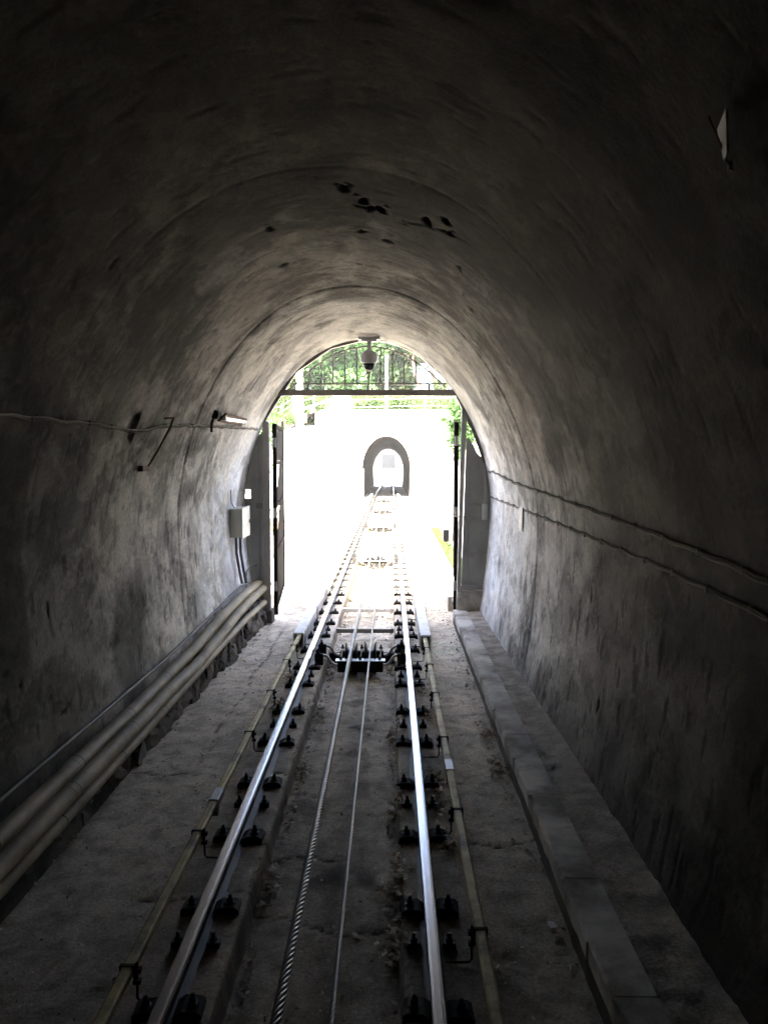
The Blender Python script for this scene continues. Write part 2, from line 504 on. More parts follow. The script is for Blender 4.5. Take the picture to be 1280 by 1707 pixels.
# both walls darken toward the foot
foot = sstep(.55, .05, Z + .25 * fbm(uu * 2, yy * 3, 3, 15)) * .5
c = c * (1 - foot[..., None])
# daylight falloff painted into the colour: darker and warmer deeper inside the tunnel
light_falloff = .115 + .885 * sstep(3.0, 8.6, yy + .5 * fbm(uu * .7, yy * .7, 3, 95))
vault_shade = sstep(1.3, 2.7, Z + .35 * fbm(uu * .6, yy * .6, 3, 97))       # painted shade: vault darkened, lower walls lightened
c = c * (light_falloff * (1.4 - .62 * vault_shade))[..., None]
c = c * (1 - (1 - light_falloff)[..., None] * np.array([-.01, .03, .12]))
# paint specks
sp = sstep(.47, .5, perlin(uu * 26, yy * 26, 4))
c = c + .03 * (sp * light_falloff)[..., None]
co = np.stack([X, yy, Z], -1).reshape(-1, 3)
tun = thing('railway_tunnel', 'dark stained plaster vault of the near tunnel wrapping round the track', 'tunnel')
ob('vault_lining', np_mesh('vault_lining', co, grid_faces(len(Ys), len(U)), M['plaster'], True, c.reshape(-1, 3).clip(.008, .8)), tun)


def wall_at(z, Y, side):
    """x of the lining at height z and depth Y; side -1 left, 1 right"""
    w = 1 + .055 * float(sstep(10, 2.5, np.array(Y)))
    if z > 1.47: 
        ph = math.asin(min(1, (z - 1.47) / 1.95)); x = 1.54 * math.cos(ph) * (1 - .05 * math.sin(2 * ph))
    else: x = 1.54 - .15 * ((1.47 - z) / 1.52) ** 2
    return CXT + side * x * w


def portal_wall(name, parent, pts, xl, xr, zt, y0, y1, mat, zb=-.3):
    """masonry wall from y0 to y1 with an arched opening (pts left foot -> right foot)"""
    mb = MB(); n = len(pts)
    out = []
    for i, (x, z) in enumerate(pts):
        t = i / (n - 1)
        if t < .28: out.append((xl, zb + (zt - zb) * t / .28))
        elif t > .72: out.append((xr, zb + (zt - zb) * (1 - t) / .28))
        else: out.append((xl + (xr - xl) * (t - .28) / .44, zt))
    inn = [(p[0], max(p[1], zb)) for p in pts]
    vs = [(x, y0, z) for x, z in inn] + [(x, y0, z) for x, z in out] + [(x, y1, z) for x, z in inn] + [(x, y1, z) for x, z in out]
    fs = []
    for i in range(n - 1):
        fs.append((i, i + 1, n + i + 1, n + i))
        fs.append((2 * n + i, 3 * n + i, 3 * n + i + 1, 2 * n + i + 1))
        fs.append((i, 2 * n + i, 2 * n + i + 1, i + 1))
        fs.append((n + i, n + i + 1, 3 * n + i + 1, 3 * n + i))
    mb.add(vs, fs)
    return build(name, mb, mat, parent)


pts1 = [(CXT + PX[i], PZ[i]) for i in range(0, 560, 9)] + [(CXT + PX[-1], PZ[-1])]
pts1o = [(x * 1.004, z + .003) for x, z in pts1]
portal_wall('portal_wall', tun, pts1o, -9, 9, 4.5, 10.002, 10.09, M['panel'])
hb = MB(); hb.box(-9, 9, -24.2, 9.998, 3.9, 4.45)
build('hill_cover', hb, M['earth'], tun)
eb = MB(); eb.box(-3, 3, -24.4, -24.05, -.4, 4.3)
build('unseen_end_cap', eb, M['stone'], tun)  # unseen cap, added to keep the tunnel behind the camera dark

# ------------------------------------------------------------------ floor


def track_z(Y):
    return 0.0 if Y < 42 else -(Y - 42) * .0143 if Y < 130 else -(88) * .0143


def floor_profile_z(x):
    """plinth level with the lower trough between the rails"""
    z = np.full_like(x, -.115)
    z = z - .115 * sstep(-.345, -.325, x) * sstep(.385, .365, x)
    z = z + .012 * sstep(-.60, -.58, x) * sstep(-.345, -.35, x) + .012 * sstep(.62, .60, x) * sstep(.37, .38, x)
    return z


xs = np.unique(np.concatenate([np.arange(-1.62, 1.66, .022), np.array([-.347, -.343, -.338, -.332, -.326, .364, .37, .376, .382])]))
ysf = np.concatenate([np.arange(-24, 1.4, .5), np.arange(1.4, 15.0, .022), np.arange(15.0, 42.2, .12)])
xx, yy = np.meshgrid(xs, ysf)
zz = floor_profile_z(xx)
flr = sstep(1.4, 1.8, yy)
bumps = .006 * fbm(xx * 2.2, yy * 2.0, 4, 3) + .0035 * fbm(xx * 13, yy * 13, 3, 8)
side = sstep(.6, .75, np.abs(xx))
bumps = bumps + side * .006 * fbm(xx * 6, yy * 6, 3, 14) + .003 * fbm(xx * 22, yy * 22, 2, 17) * (.2 + .8 * side)
crks = np.zeros_like(xx)
for cy, s_, sd_ in ((3.62, .10, 2), (5.05, .14, 6), (6.35, .1, 9), (4.2, .2, 12), (8.3, .12, 15), (2.6, .1, 22)):
    line = cy + s_ * perlin(xx * 2.3, xx * 0 + sd_, sd_) + .03 * perlin(xx * 14, xx * 0, sd_)
    msk = sstep(-.1, .1, perlin(xx * 1.3 + sd_, yy * .3, sd_ + 1))
    crks = np.maximum(crks, np.exp(-((yy - line) / .011) ** 2) * msk)
# long crack on the left floor
ll = -.98 + .05 * perlin(yy * 1.4, yy * 0, 61) + .015 * perlin(yy * 9, yy * 0, 62)
crks = np.maximum(crks, np.exp(-((xx - ll) / .010) ** 2) * sstep(4.5, 6, yy) * sstep(10.5, 9, yy))
zz = zz + bumps * flr - .009 * crks * flr
zz = zz - .02 * sstep(10, 14, yy) * 0
base = np.array([.60, .525, .42])
c = np.tile(base, (*xx.shape, 1)) * (1 + .35 * fbm(xx * 1.1, yy * .8, 4, 71)[..., None])
dust = sstep(.0, .3, fbm(xx * 1.6, yy * 1.4, 4, 73))[..., None]
c = c * (1 - .3 * dust) + np.array([.33, .30, .255]) * .3 * dust
oil = (np.exp(-((np.abs(xx) - .5) / .11) ** 2) * (.32 + .4 * fbm(xx * 5, yy * 3, 3, 81)))[..., None].clip(0, .8)
c = c * (1 - oil) + np.array([.06, .055, .048]) * oil
drip = (np.exp(-((xx - .06) / .09) ** 2) * .34 + np.exp(-((xx + .24) / .05) ** 2) * .25 + sstep(.08, .3, fbm(xx * 4, yy * 2.4, 4, 84)) * .38 * sstep(.4, .34, np.abs(xx - .02)))[..., None].clip(0, .7)
c = c * (1 - drip) + np.array([.075, .066, .055]) * drip
cr = sstep(.3, 1, crks)[..., None]
c = c * (1 - .8 * cr)
band = (np.exp(-((yy - 4.05 - .12 * perlin(xx * 4, yy * 0, 5)) / .14) ** 2) * sstep(.45, .3, np.abs(xx)) * sstep(-.25, .1, perlin(xx * 6, yy * 6, 18)))[..., None]
c = c * (1 - .65 * band)
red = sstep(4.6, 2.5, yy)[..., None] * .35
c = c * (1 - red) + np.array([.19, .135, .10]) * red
floor_falloff = (.78 + .22 * sstep(3.5, 9.5, yy + .6 * perlin(xx * .8, yy * .8, 66)))[..., None]  # light falloff painted into the floor, darker toward the camera
c = c * floor_falloff
grime = sstep(.05, .35, fbm(xx * 9, yy * 9, 4, 33))[..., None] * .3
c = c * (1 - grime)
out = sstep(10.5, 13.5, yy + .8 * perlin(xx, yy, 40))[..., None]
c = c * (1 - out) + np.array([.42, .355, .25]) * out * (1 + .25 * fbm(xx * 5, yy * 5, 4, 44)[..., None])
step = (sstep(-.35, -.335, xx) * sstep(-.32, -.33, xx))[..., None] * .5
c = c * (1 - step)
co = np.stack([xx, yy, zz], -1).reshape(-1, 3)
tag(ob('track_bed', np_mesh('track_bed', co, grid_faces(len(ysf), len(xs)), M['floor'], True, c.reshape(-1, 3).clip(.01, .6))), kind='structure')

gb = MB()
for (xa, xb) in ((-140, -1.6), (1.64, 140)):
    gb.add([(xa, 10.41, -.13), (xb, 10.41, -.13), (xb, 42, -.13), (xa, 42, -.13)], [(0, 1, 2, 3)])
prev = 42
gb.add([(-140, 42, -.13), (140, 42, -.13), (140, 130, -.13 + track_z(130)), (-140, 130, -.13 + track_z(130))], [(0, 1, 2, 3)])
gb.add([(-140, 130, -.13 + track_z(130)), (140, 130, -.13 + track_z(130)), (140, 420, -1.4), (-140, 420, -1.4)], [(0, 1, 2, 3)])
tag(build('ground', gb, M['concrete_out']), kind='structure')

# ------------------------------------------------------------------ right ledge
led = thing('concrete_ledge', 'low concrete ledge with pale slabs running along the right tunnel wall', 'ledge', (1.11, 0, 0))
y = -1.0; i = 0
cuts = [-1.0, -.4, .2, .8, 1.35, 1.85, 2.3, 2.72, 3.06, 3.52, 4.02, 4.42, 4.98, 5.42, 5.98, 6.5, 7.1, 7.66, 8.3, 8.9, 9.5, 9.96]
for a, b_ in zip(cuts[:-1], cuts[1:]):
    mb = MB()
    # top slab, slightly uneven, chipped chamfer
    dz = rnd.uniform(-.0015, .0015); dx = rnd.uniform(-.004, .004)
    n = 7
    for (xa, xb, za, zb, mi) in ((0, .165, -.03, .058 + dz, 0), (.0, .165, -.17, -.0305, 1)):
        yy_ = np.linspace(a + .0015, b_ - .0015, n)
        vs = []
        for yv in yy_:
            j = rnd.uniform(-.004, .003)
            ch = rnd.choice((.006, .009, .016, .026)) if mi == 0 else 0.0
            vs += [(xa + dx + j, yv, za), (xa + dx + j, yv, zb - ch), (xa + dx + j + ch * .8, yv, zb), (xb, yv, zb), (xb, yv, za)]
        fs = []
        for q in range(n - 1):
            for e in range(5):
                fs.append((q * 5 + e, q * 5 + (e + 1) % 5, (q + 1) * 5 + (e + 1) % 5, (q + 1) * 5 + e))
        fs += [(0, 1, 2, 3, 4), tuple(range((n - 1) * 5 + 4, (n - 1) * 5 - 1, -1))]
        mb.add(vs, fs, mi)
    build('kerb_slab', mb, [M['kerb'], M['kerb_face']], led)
# dirt strip behind the slabs (heightfield)
xs2 = np.linspace(.155, .60, 24); ys2 = np.arange(1.2, 9.97, .022)
xx, yy = np.meshgrid(xs2, ys2)
zz = .048 + .012 * fbm(xx * 9, yy * 9, 4, 101) + .02 * sstep(.2, .4, xx) + .018 * sstep(.30, .44, xx) * (fbm(xx * 4, yy * 4, 3, 102) + .25)
c = np.tile(np.array([.27, .235, .19]), (*xx.shape, 1)) * (1 + .6 * fbm(xx * 7, yy * 7, 4, 104)[..., None])
c = c + .05 * sstep(.35, .45, perlin(xx * 40, yy * 40, 7))[..., None]
ob('dirt_strip', np_mesh('dirt_strip', np.stack([xx, yy, zz], -1).reshape(-1, 3), grid_faces(len(ys2), len(xs2)), M['floor'], True, c.reshape(-1, 3).clip(.01, .5)), led)

ledo = thing('outdoor_ledge', 'sunlit concrete ledge continuing outside the gate on the right of the track', 'ledge', (1.08, 10.7, 0))
for q in range(16):
    mb = MB(); a = q * .95
    mb.box(.02, .30, a + .005, a + .945, -.2, .09 + rnd.uniform(-.004, .004), b=.006)
    build('ledge_block', mb, M['concrete_out'], ledo)
mb = MB(); mb.box(.10, .36, -.35, -.02, -.13, .02, b=.008); mb.box(.06, .17, -.24, -.03, .022, .07, b=.006)
build('end_step', mb, M['kerb'], ledo)

# ------------------------------------------------------------------ left stone footing with pipes
foot_t = thing('stone_footing', 'rough dark stone footing under the pipes along the left wall', 'stone ledge', (-1.35, 0, 0))


def base_x(Y):
    return -1.26 - .19 * float(sstep(9.8, 3.6, np.array(Y))) - .02 * max(0, 3.6 - Y)


def stone(sx, sy, sz, seed):
    mb = MB(); rr = random.Random(seed)
    bm = bmesh.new(); bmesh.ops.create_cube(bm, size=1)
    bmesh.ops.subdivide_edges(bm, edges=bm.edges[:], cuts=3, use_grid_fill=True)
    P = [Vector((rr.uniform(-.5, .5), rr.uniform(-.5, .5), rr.uniform(-.5, .5))).normalized() for _ in range(7)]
    for v in bm.verts:
        p = v.co.copy()
        for q in P:
            dd = p.dot(q) - .42
            if dd > 0: p -= q * dd * .8
        p += Vector((rr.uniform(-1, 1), rr.uniform(-1, 1), rr.uniform(-1, 1))) * .045
        v.co = Vector((p.x * sx, p.y * sy, p.z * sz))
    bm.verts.index_update()
    mb.add([v.co for v in bm.verts], [[v.index for v in f.verts] for f in bm.faces]); bm.free()
    return mb


Y = 1.2; k_ = 0
while Y < 9.9:
    for row in range(2):
        L_ = rnd.uniform(.16, .34) if row == 0 else rnd.uniform(.14, .28)
        h = rnd.uniform(.17, .25)
        bx = base_x(Y)
        st = stone(.20 + rnd.uniform(0, .05), L_ * 1.12, h, k_); k_ += 1
        zc_ = -.04 + (h - .2) * .3 if row == 0 else .10 + rnd.uniform(-.01, .02)
        off = -.09 if row == 0 else -.115
        o = build('footing_stone', st, M['stone'], foot_t, (bx + 1.35 + off, Y + L_ / 2 + row * .1, zc_), (rnd.uniform(-.15, .15), rnd.uniform(-.1, .1), rnd.uniform(-.15, .15)))
        if row == 1: pass
    Y += L_ * .98
mb = MB()
prev = None
for Y in np.arange(0.5, 9.91, .3):
    bx = base_x(Y) + 1.35
    ring = [(bx - .35, Y, -.2), (bx - .075, Y, -.2), (bx - .085, Y, .17 + rnd.uniform(-.01, .01)), (bx - .35, Y, .2)]
    o_ = len(mb.v); mb.v.extend(ring)
    if prev is not None:
        for e in range(4):
            mb.f.append((prev + e, prev + (e + 1) % 4, o_ + (e + 1) % 4, o_ + e)); mb.mi.append(0)
    prev = o_
build('mortar_bed', mb, M['soil'], foot_t)


def pipe_run(label, pts, r, cuts, mat, cat='pipe', group='pipes along the left wall', collar=True):
    """pts: (x,y,z) polyline ordered by y; cuts: y of the joints"""
    t = thing('drain_pipe' if r > .03 else 'thin_conduit', label, cat, pts[0], group)
    ya = np.array([p[1] for p in pts]); xa = np.array([p[0] for p in pts]); za = np.array([p[2] for p in pts])
    at = lambda Y: (float(np.interp(Y, ya, xa)) - pts[0][0], Y - pts[0][1], float(np.interp(Y, ya, za)) - pts[0][2])
    cs = [ya[0]] + [c_ for c_ in cuts if ya[0] < c_ < ya[-1]] + [ya[-1]]
    for a, b_ in zip(cs[:-1], cs[1:]):
        mb = MB()
        nn = max(3, int((b_ - a) / .12))
        sag = rnd.uniform(-.004, .004)
        P_ = [at(Y) for Y in np.linspace(a + .004, b_ - .004, nn)]
        P_ = [(p[0], p[1], p[2] + sag * math.sin(math.pi * i / (nn - 1))) for i, p in enumerate(P_)]
        rr_ = [r * 1.10 if (i == nn - 1 and collar) else r for i in range(nn)]
        mb.tube(P_, rr_, 20)
        build('pipe_section', mb, mat, t, smooth=True)
        if collar and b_ != cs[-1]:
            mb = MB(); q0, q1 = at(b_ - .05), at(b_ + .005)
            mb.tube([q0, q1], r * 1.09, 20)
            build('socket_collar', mb, mat, t, smooth=True)
            mb = MB(); q0, q1 = at(b_ + .005), at(b_ + .017)
            mb.tube([q0, q1], r * 1.05, 20)
            build('joint_seal', mb, M['pvc_joint'], t, smooth=True)
    return t


p1 = [(-1.43, .6, .27), (-1.425, 3.5, .27), (-1.41, 5.2, .265), (-1.405, 6.2, .28), (-1.395, 7.0, .295), (-1.375, 7.9, .375), (-1.355, 9.0, .405), (-1.345, 9.75, .395), (-1.335, 10.3, .37)]
p2 = [(-1.34, .6, .225), (-1.335, 3.5, .235), (-1.32, 4.9, .245), (-1.31, 5.8, .25), (-1.30, 6.6, .232), (-1.295, 7.4, .27), (-1.29, 8.4, .32), (-1.285, 9.3, .33), (-1.27, 10.3, .33)]
p3 = [(-1.36, .6, .115), (-1.35, 3.5, .12), (-1.325, 4.7, .14), (-1.30, 6.0, .165), (-1.275, 7.3, .20), (-1.27, 8.6, .19), (-1.265, 9.97, .15)]
pipe_run('uppermost cream plastic pipe lying along the left tunnel wall', p1, .049, [1.6, 2.45, 3.35, 4.3, 5.15, 6.0, 7.0, 7.95, 8.9], M['pvc'])
pipe_run('middle cream plastic pipe between two others along the left wall', p2, .046, [1.3, 2.2, 3.1, 4.02, 4.95, 5.75, 6.7, 7.6, 8.7], M['pvc'])
pipe_run('lowest and thinnest cream pipe, resting on the rough stone footing', p3, .034, [1.9, 2.9, 3.9, 4.75, 5.6, 6.55, 7.7], M['pvc'])
p4 = [(-1.50, .6, .37), (-1.49, 3.7, .375), (-1.475, 5, .37), (-1.455, 6.2, .375), (-1.445, 7.6, .41), (-1.43, 8.6, .45), (-1.42, 9.2, .47), (-1.40, 9.7, .44)]
pipe_run('thin grey conduit running on the left wall just above the cream pipes', p4, .013, [], M['thinpipe'], 'conduit', None, False)

# ------------------------------------------------------------------ rails
def rail_section(mb, y0, y1, mi_side=0, mi_top=1, step=None):
    prof = [(-.055, -.115), (.055, -.115), (.055, -.107), (.010, -.094), (.008, -.036), (.0265, -.028), (.0275, -.008), (.022, -.001), (.012, .0),
            (-.012, .0), (-.022, -.001), (-.0275, -.008), (-.0265, -.028), (-.008, -.036), (-.010, -.094), (-.055, -.107)]
    n = len(prof); vs = []
    yy_ = [y0, y1] if step is None else list(np.arange(y0, y1, step)) + [y1]
    for yv in yy_:
        z_ = track_z(yv)
        vs += [(x, yv, z + z_) for x, z in prof]
    for q in range(len(yy_) - 1):
        for e in range(n):
            f = (q * n + e, q * n + (e + 1) % n, (q + 1) * n + (e + 1) % n, (q + 1) * n + e)
            top = e in (5, 6, 7, 8, 9, 10)
            mb.f.append(tuple(i + len(mb.v) for i in f)); mb.mi.append(mi_top if top and e in (6, 7, 8, 9, 10) else mi_side)
    o_ = len(mb.v)
    mb.v.extend(vs)
    mb.f.append(tuple(range(o_, o_ + n))); mb.mi.append(mi_side)
    mb.f.append(tuple(range(o_ + len(vs) - n, o_ + len(vs)))); mb.mi.append(mi_side)


def clip_mesh():
    mb = MB()
    # cast clamp: sloping block with a lip over the rail foot; +x points away from the rail
    poly = [(-.035, .012), (-.035, .026), (.0, .046), (.070, .044), (.088, .030), (.090, .0), (.012, .0), (.004, .012)]
    mb.prism(poly, -.052, .052, 'Y')
    return mb.mesh('rail_clip', M['clip'])


def bolt_mesh():
    mb = MB()
    mb.lathe([(.024, 0), (.024, .006), (.018, .008)], 12)
    mb.lathe([(.017, .008), (.017, .024), (.012, .028), (.010, .028), (.010, .042), (.006, .045)], 6)
    return mb.mesh('clip_bolt', M['bolt'])


def tie_mesh():
    mb = MB()
    mb.box(-.028, .028, -.02, .02, .0, .035, b=.004)
    mb.lathe([(.016, .035), (.016, .05), (.009, .052), (.009, .075)], 6)
    return mb.mesh('rail_anchor', M['bolt'])


CLIP, BOLT, TIE = clip_mesh(), bolt_mesh(), tie_mesh()
clip_ys = [2.14, 2.84, 3.52, 4.22, 4.92, 5.66, 6.36, 7.13, 7.73, 8.42, 9.1, 9.8] + [10.5 + .7 * k_ for k_ in range(42)]
for sx, lab in ((-.5, 'left polished steel running rail of the track with black clips'), (.5, 'right polished steel running rail of the track with black clips')):
    t = thing('running_rail', lab, 'rail', (sx, 0, 0), 'running rails')
    mb = MB(); rail_section(mb, -3, 41.99); rail_section(mb, 41.995, 129, step=8)
    build('rail_bar', mb, [M['rail_side'], M['rail_top']], t)
    for yc in clip_ys:
        for s in (-1, 1):
            c_ = ob('rail_clip', CLIP, t, (s * .052, yc + rnd.uniform(-.01, .01), -.112), (0, rnd.uniform(-.04, .04), (0 if s > 0 else math.pi) + rnd.uniform(-.08, .08)))
            c_.scale = (rnd.uniform(.84, .96), rnd.uniform(.78, .98), rnd.uniform(.85, 1))
            ob('clip_bolt', BOLT, c_, (.040, 0, .044), (0, 0, rnd.random()))
    for yc in (3.25, 4.62, 6.02, 7.42, 9.45, 12.3):
        for s in (-1, 1):
            ob('rail_anchor', TIE, t, (s * .075, yc, -.112))
    # far clips beyond what can be told apart, one part
    mb = MB()
    for k_ in range(70):
        yv = 39.9 + k_ * .7
        for s in (-1, 1):
            mb.box(s * .1 - .045, s * .1 + .045, yv - .05, yv + .05, -.115 + track_z(yv), -.06 + track_z(yv))
    tag(build('far_rail_clips', mb, M['clip'], t), kind='stuff')

# ------------------------------------------------------------------ haul ropes
PUL = [7.95, 15.65, 23.3, 30.9, 38.5]


def sag(Y, r, amp):
    ps = [0.3] + PUL + [46.1]
    for a, b_ in zip(ps[:-1], ps[1:]):
        if a <= Y <= b_:
            t = (Y - a) / (b_ - a); return -4 * amp * t * (1 - t)
    return 0


def rope(name, label, x, r, strands, pitch, amp, y1=16.0):
    t = thing(name, label, 'cable', (x, 0, 0), 'haul ropes of the funicular')
    sr = r * .37 if strands == 6 else r * .41
    rc = r - sr
    n = 7
    st = pitch / 14
    Yv = np.arange(1.2, y1, st)
    sg = np.array([sag(v, r, amp) for v in Yv])
    allv = []; allf = []; o_ = 0
    for s in range(strands):
        ph = 2 * math.pi * s / strands
        an = -2 * math.pi * Yv / pitch + ph
        cx_ = rc * np.cos(an); cz_ = rc * np.sin(an) + sg
        k = np.arange(n) * 2 * np.pi / n
        vx = cx_[:, None] + sr * np.cos(k); vz = cz_[:, None] + sr * np.sin(k); vy = np.repeat(Yv[:, None], n, 1)
        allv.append(np.stack([vx, vy, vz], -1).reshape(-1, 3))
        i = np.arange(len(Yv) - 1)[:, None] * n; kk = np.arange(n)[None, :]
        f = np.stack([i + kk, i + (kk + 1) % n, i + n + (kk + 1) % n, i + n + kk], -1).reshape(-1, 4) + o_
        allf.append(f); o_ += len(Yv) * n
    ob('twisted_strands', np_mesh('twisted_strands', np.concatenate(allv), np.concatenate(allf), M['rope']), t)
    mb = MB()
    mb.tube([(0, v, sag(v, r, amp) + track_z(v)) for v in list(np.arange(y1, 42, .5)) + [42, 129]], r, 8)
    build('far_rope', mb, M['rope'], t, smooth=True)
    return t


rope('haul_rope', 'thick twisted steel haul rope, the left of the two between the rails', -.077, .0215, 6, .222, .018)
rope('balance_rope', 'thin twisted steel rope, the right of the two between the rails', .117, .0105, 5, .150, .02)

# ------------------------------------------------------------------ rope pulley frames
SH = MB()
SH.lathe([(.05, -.060), (.175, -.060), (.181, -.056), (.175, -.048), (.09, -.024), (.080, 0), (.09, .024), (.175, .048), (.181, .056), (.175, .060), (.05, .060)], 40, 'X')
SHEAVE = SH.mesh('sheave', M['sheave'], True)
pl_labels = ['black twin rope pulley frame inside the tunnel just before the gate', 'first black rope pulley frame outside the gate, between the rails',
             'second rope pulley frame outside the gate, a small dark block', 'third rope pulley frame outside, faint in the glare', 'farthest rope pulley frame, just before the far tunnel']
for k_, yp in enumerate(PUL):
    t = thing('pulley_frame', pl_labels[k_], 'pulley', (0, yp, -.225), 'rope pulley frames')
    for ca, cb in ((-.10, -.035), (.30, .355)):
        mb = MB(); mb.box(-.205, .25, ca, cb, .05, .165, b=.006)
        build('cross_channel', mb, M['clip'], t)
    mb = MB()
    mb.box(-.225, .27, -.125, -.03, .166, .174)
    build('channel_flange', mb, M['arm'], t)
    for xs_, rr_ in ((-.077, .225 - .0205 - .080), (.117, .225 - .0085 - .080)):
        ob('sheave', SHEAVE, t, (xs_, .13, rr_))
    mb = MB(); mb.tube([(-.2, .13, .128), (.24, .13, .128)], .016, 8)
    build('axle', mb, M['bolt'], t)
    for x_ in (-.175, .02, .215):
        mb = MB(); mb.tube([(x_, -.07, .16), (x_ + .012, .06, .245), (x_ + .012, .10, .262)], .0085, 6)
        tr = build('tie_rod', mb, M['arm'], t)
        mb = MB(); mb.lathe([(.018, .225), (.018, .245), (.01, .247), (.01, .268)], 6, 'Z', (x_ + .012, .085, .02)); build('rod_nut', mb, M['bolt'], tr)
        mb = MB(); mb.lathe([(.016, .165), (.016, .185), (.009, .187), (.009, .205)], 6, 'Z', (x_, -.07, 0)); build('rod_nut', mb, M['bolt'], tr)
    for ya in (-.07, .33):
        for s, xa, xb in ((-1, -.20, -.40), (1, .245, .44)):
            mb = MB()
            P_ = [(xa, ya, .12), (xa + s * .04, ya, .122), (xa + s * .075, ya, .15), (xa + s * .10, ya, .195), (xa + s * .13, ya, .215), (xb, ya, .217)]
            # smooth
            Q = []
            for a, b_ in zip(P_[:-1], P_[1:]):
                for q in range(4): Q.append(tuple(a[i] + (b_[i] - a[i]) * q / 4 for i in range(3)))
            Q.append(P_[-1])
            mb.tube(Q, .0145, 10)
            build('bent_arm', mb, M['arm'], t, smooth=True)
            mb = MB()
            mb.box(xb - .035 if s < 0 else xb - .05, xb + .05 if s < 0 else xb + .035, ya - .022, ya + .022, .12, .235, b=.005)
            mb.lathe([(.02, .235), (.02, .255), (.011, .257), (.011, .28)], 6, 'Z', (xb + s * .0, ya, 0))
            build('arm_clamp', mb, M['clip'], t)
    mb = MB(); mb.box(-.325, .365, .40, .46, .0, .12, b=.005); build('bearer_beam', mb, M['clip'], t)

bars = [(9.55, M['frame'], 'dark steel cross bar over the trough behind the pulleys'), (10.85, M['white'], 'pale cross bar over the trough just outside the gate')]
for yb, mt, lb in bars:
    mb = MB(); mb.box(-.33, .365, -.022, .022, -.02, .03, b=.004)
    mb.box(-.33, -.29, -.03, .03, .03, .036); mb.box(.325, .365, -.03, .03, .03, .036)
    tag(build('cross_bar', mb, mt, None, (0, yb, -.13)), lb, 'steel bar')

# ------------------------------------------------------------------ yellow guard beams and cable covers
for s, xb, lab in ((-1, -.672, 'yellow insulated beam on brackets left of the left rail'), (1, .695, 'yellow insulated beam on brackets right of the right rail')):
    t = thing('guard_beam', lab, 'beam', (xb, 0, 0), 'yellow beams outside the rails')
    cuts = [-1.0, 1.9, 4.9, 8.45] if s > 0 else [-1.0, 1.6, 4.45, 8.6]
    for a, b_ in zip(cuts[:-1], cuts[1:]):
        mb = MB(); mb.prism([(-.018, .0), (-.022, .012), (-.022, .036), (-.014, .042), (.014, .042), (.022, .036), (.022, .012), (.018, .0)], a + .002, b_ - .002, 'Y')
        build('beam_length', mb, M['yellow'], t)
        if b_ < 8:
            mb = MB(); mb.box(-.027, .027, b_ - .085, b_ + .085, -.004, .048, b=.004); mb.box(-.02, .02, b_ - .06, b_ - .01, -.06, -.005)
            build('joint_sleeve', mb, M['sleeve'], t)
    ys_b = [2.05, 3.15, 4.27, 5.4, 6.44, 7.35, 8.0] if s > 0 else [1.75, 2.9, 4.0, 5.5, 6.5, 7.5, 8.1]
    for yv in ys_b:
        mb = MB()
        mb.tube([(-s * .035, yv, .055), (-s * .035, yv, -.085), (-s * .045, yv, -.100), (-s * .14, yv, -.103)], .005, 6)
        mb.box(-.03, .03, yv - .008, yv + .008, .041, .046)
        mb.box(-.03, -.022, yv - .008, yv + .008, -.005, .046); mb.box(.022, .03, yv - .008, yv + .008, -.005, .046)
        mb.box(-s * .035 - .016, -s * .035 + .016, yv - .012, yv + .012, .018, .034)
        mb.box(-s * .035 - .014, -s * .035 + .014, yv - .010, yv + .010, -.028, -.012)
        build('support_bracket', mb, M['clip'], t)
    lab2 = 'pale covered cable trough beside the left rail, from the gate outward' if s < 0 else 'pale covered cable trough beside the right rail, from the gate outward'
    t2 = thing('cable_trough', lab2, 'cable trough', (xb + s * .01, 8.5, 0), 'covered cable troughs beside the rails')
    yv = 0 if s > 0 else .1
    while yv < 33:
        ln = 1.45
        mb = MB()
        mb.prism([(-.055, -.112), (-.06, .045), (-.052, .058), (.052, .058), (.06, .045), (.055, -.112), (.045, -.112), (.045, .04), (-.045, .04), (-.045, -.112)], yv + .003, yv + ln - .003, 'Y')
        build('trough_cover', mb, M['cover'], t2)
        mb = MB()
        mb.box(-s * .063 - .004, -s * .063 + .004, yv + .1, yv + .115, -.11, .06)
        mb.tube([(-s * .065, yv + .11, -.095), (-s * .15, yv + .11, -.09)], .006, 6)
        build('cover_strap', mb, M['clip'], t2)
        yv += ln

# ------------------------------------------------------------------ gate: polygonal frame, transom grille, leaves, side infill
gate_z = lambda: 0
GX = lambda px_: .327 + (px_ - 651.5) / 131.6
gf = thing('gate_arch', 'dark steel arch frame with barred transom across the tunnel mouth', 'gate frame', (0, 9.97, 0))
poly = [(-1.27, 2.40), (-.855, 3.035), (-.42, 3.33), (.0, 3.432), (.335, 3.41), (.70, 3.235), (1.06, 2.90), (1.185, 2.66), (1.37, 2.27), (1.50, 1.9)]
for a, b_ in zip(poly[:-1], poly[1:]):
    ax_, az_ = a; bx_, bz_ = b_
    dx_, dz_ = bx_ - ax_, bz_ - az_; L_ = math.hypot(dx_, dz_)
    mb = MB(); mb.box(0, L_ - .004, -.025, .025, -.02, .02, b=.003)
    build('arch_bar', mb, M['frame'], gf, (ax_, 0, az_), (0, -math.atan2(dz_, dx_), 0))
mb = MB(); mb.box(-1.06, 1.12, -.035, .035, 2.735, 2.81, b=.004)
build('lintel_beam', mb, M['frame'], gf)
mb = MB(); mb.box(-.92, 1.02, -.012, .012, 2.872, 2.892)
build('grille_rail', mb, M['frame'], gf)


def arc_top(x):
    return 3.345 - .005 - .52 * abs((x - .05) / .97) ** 2.0


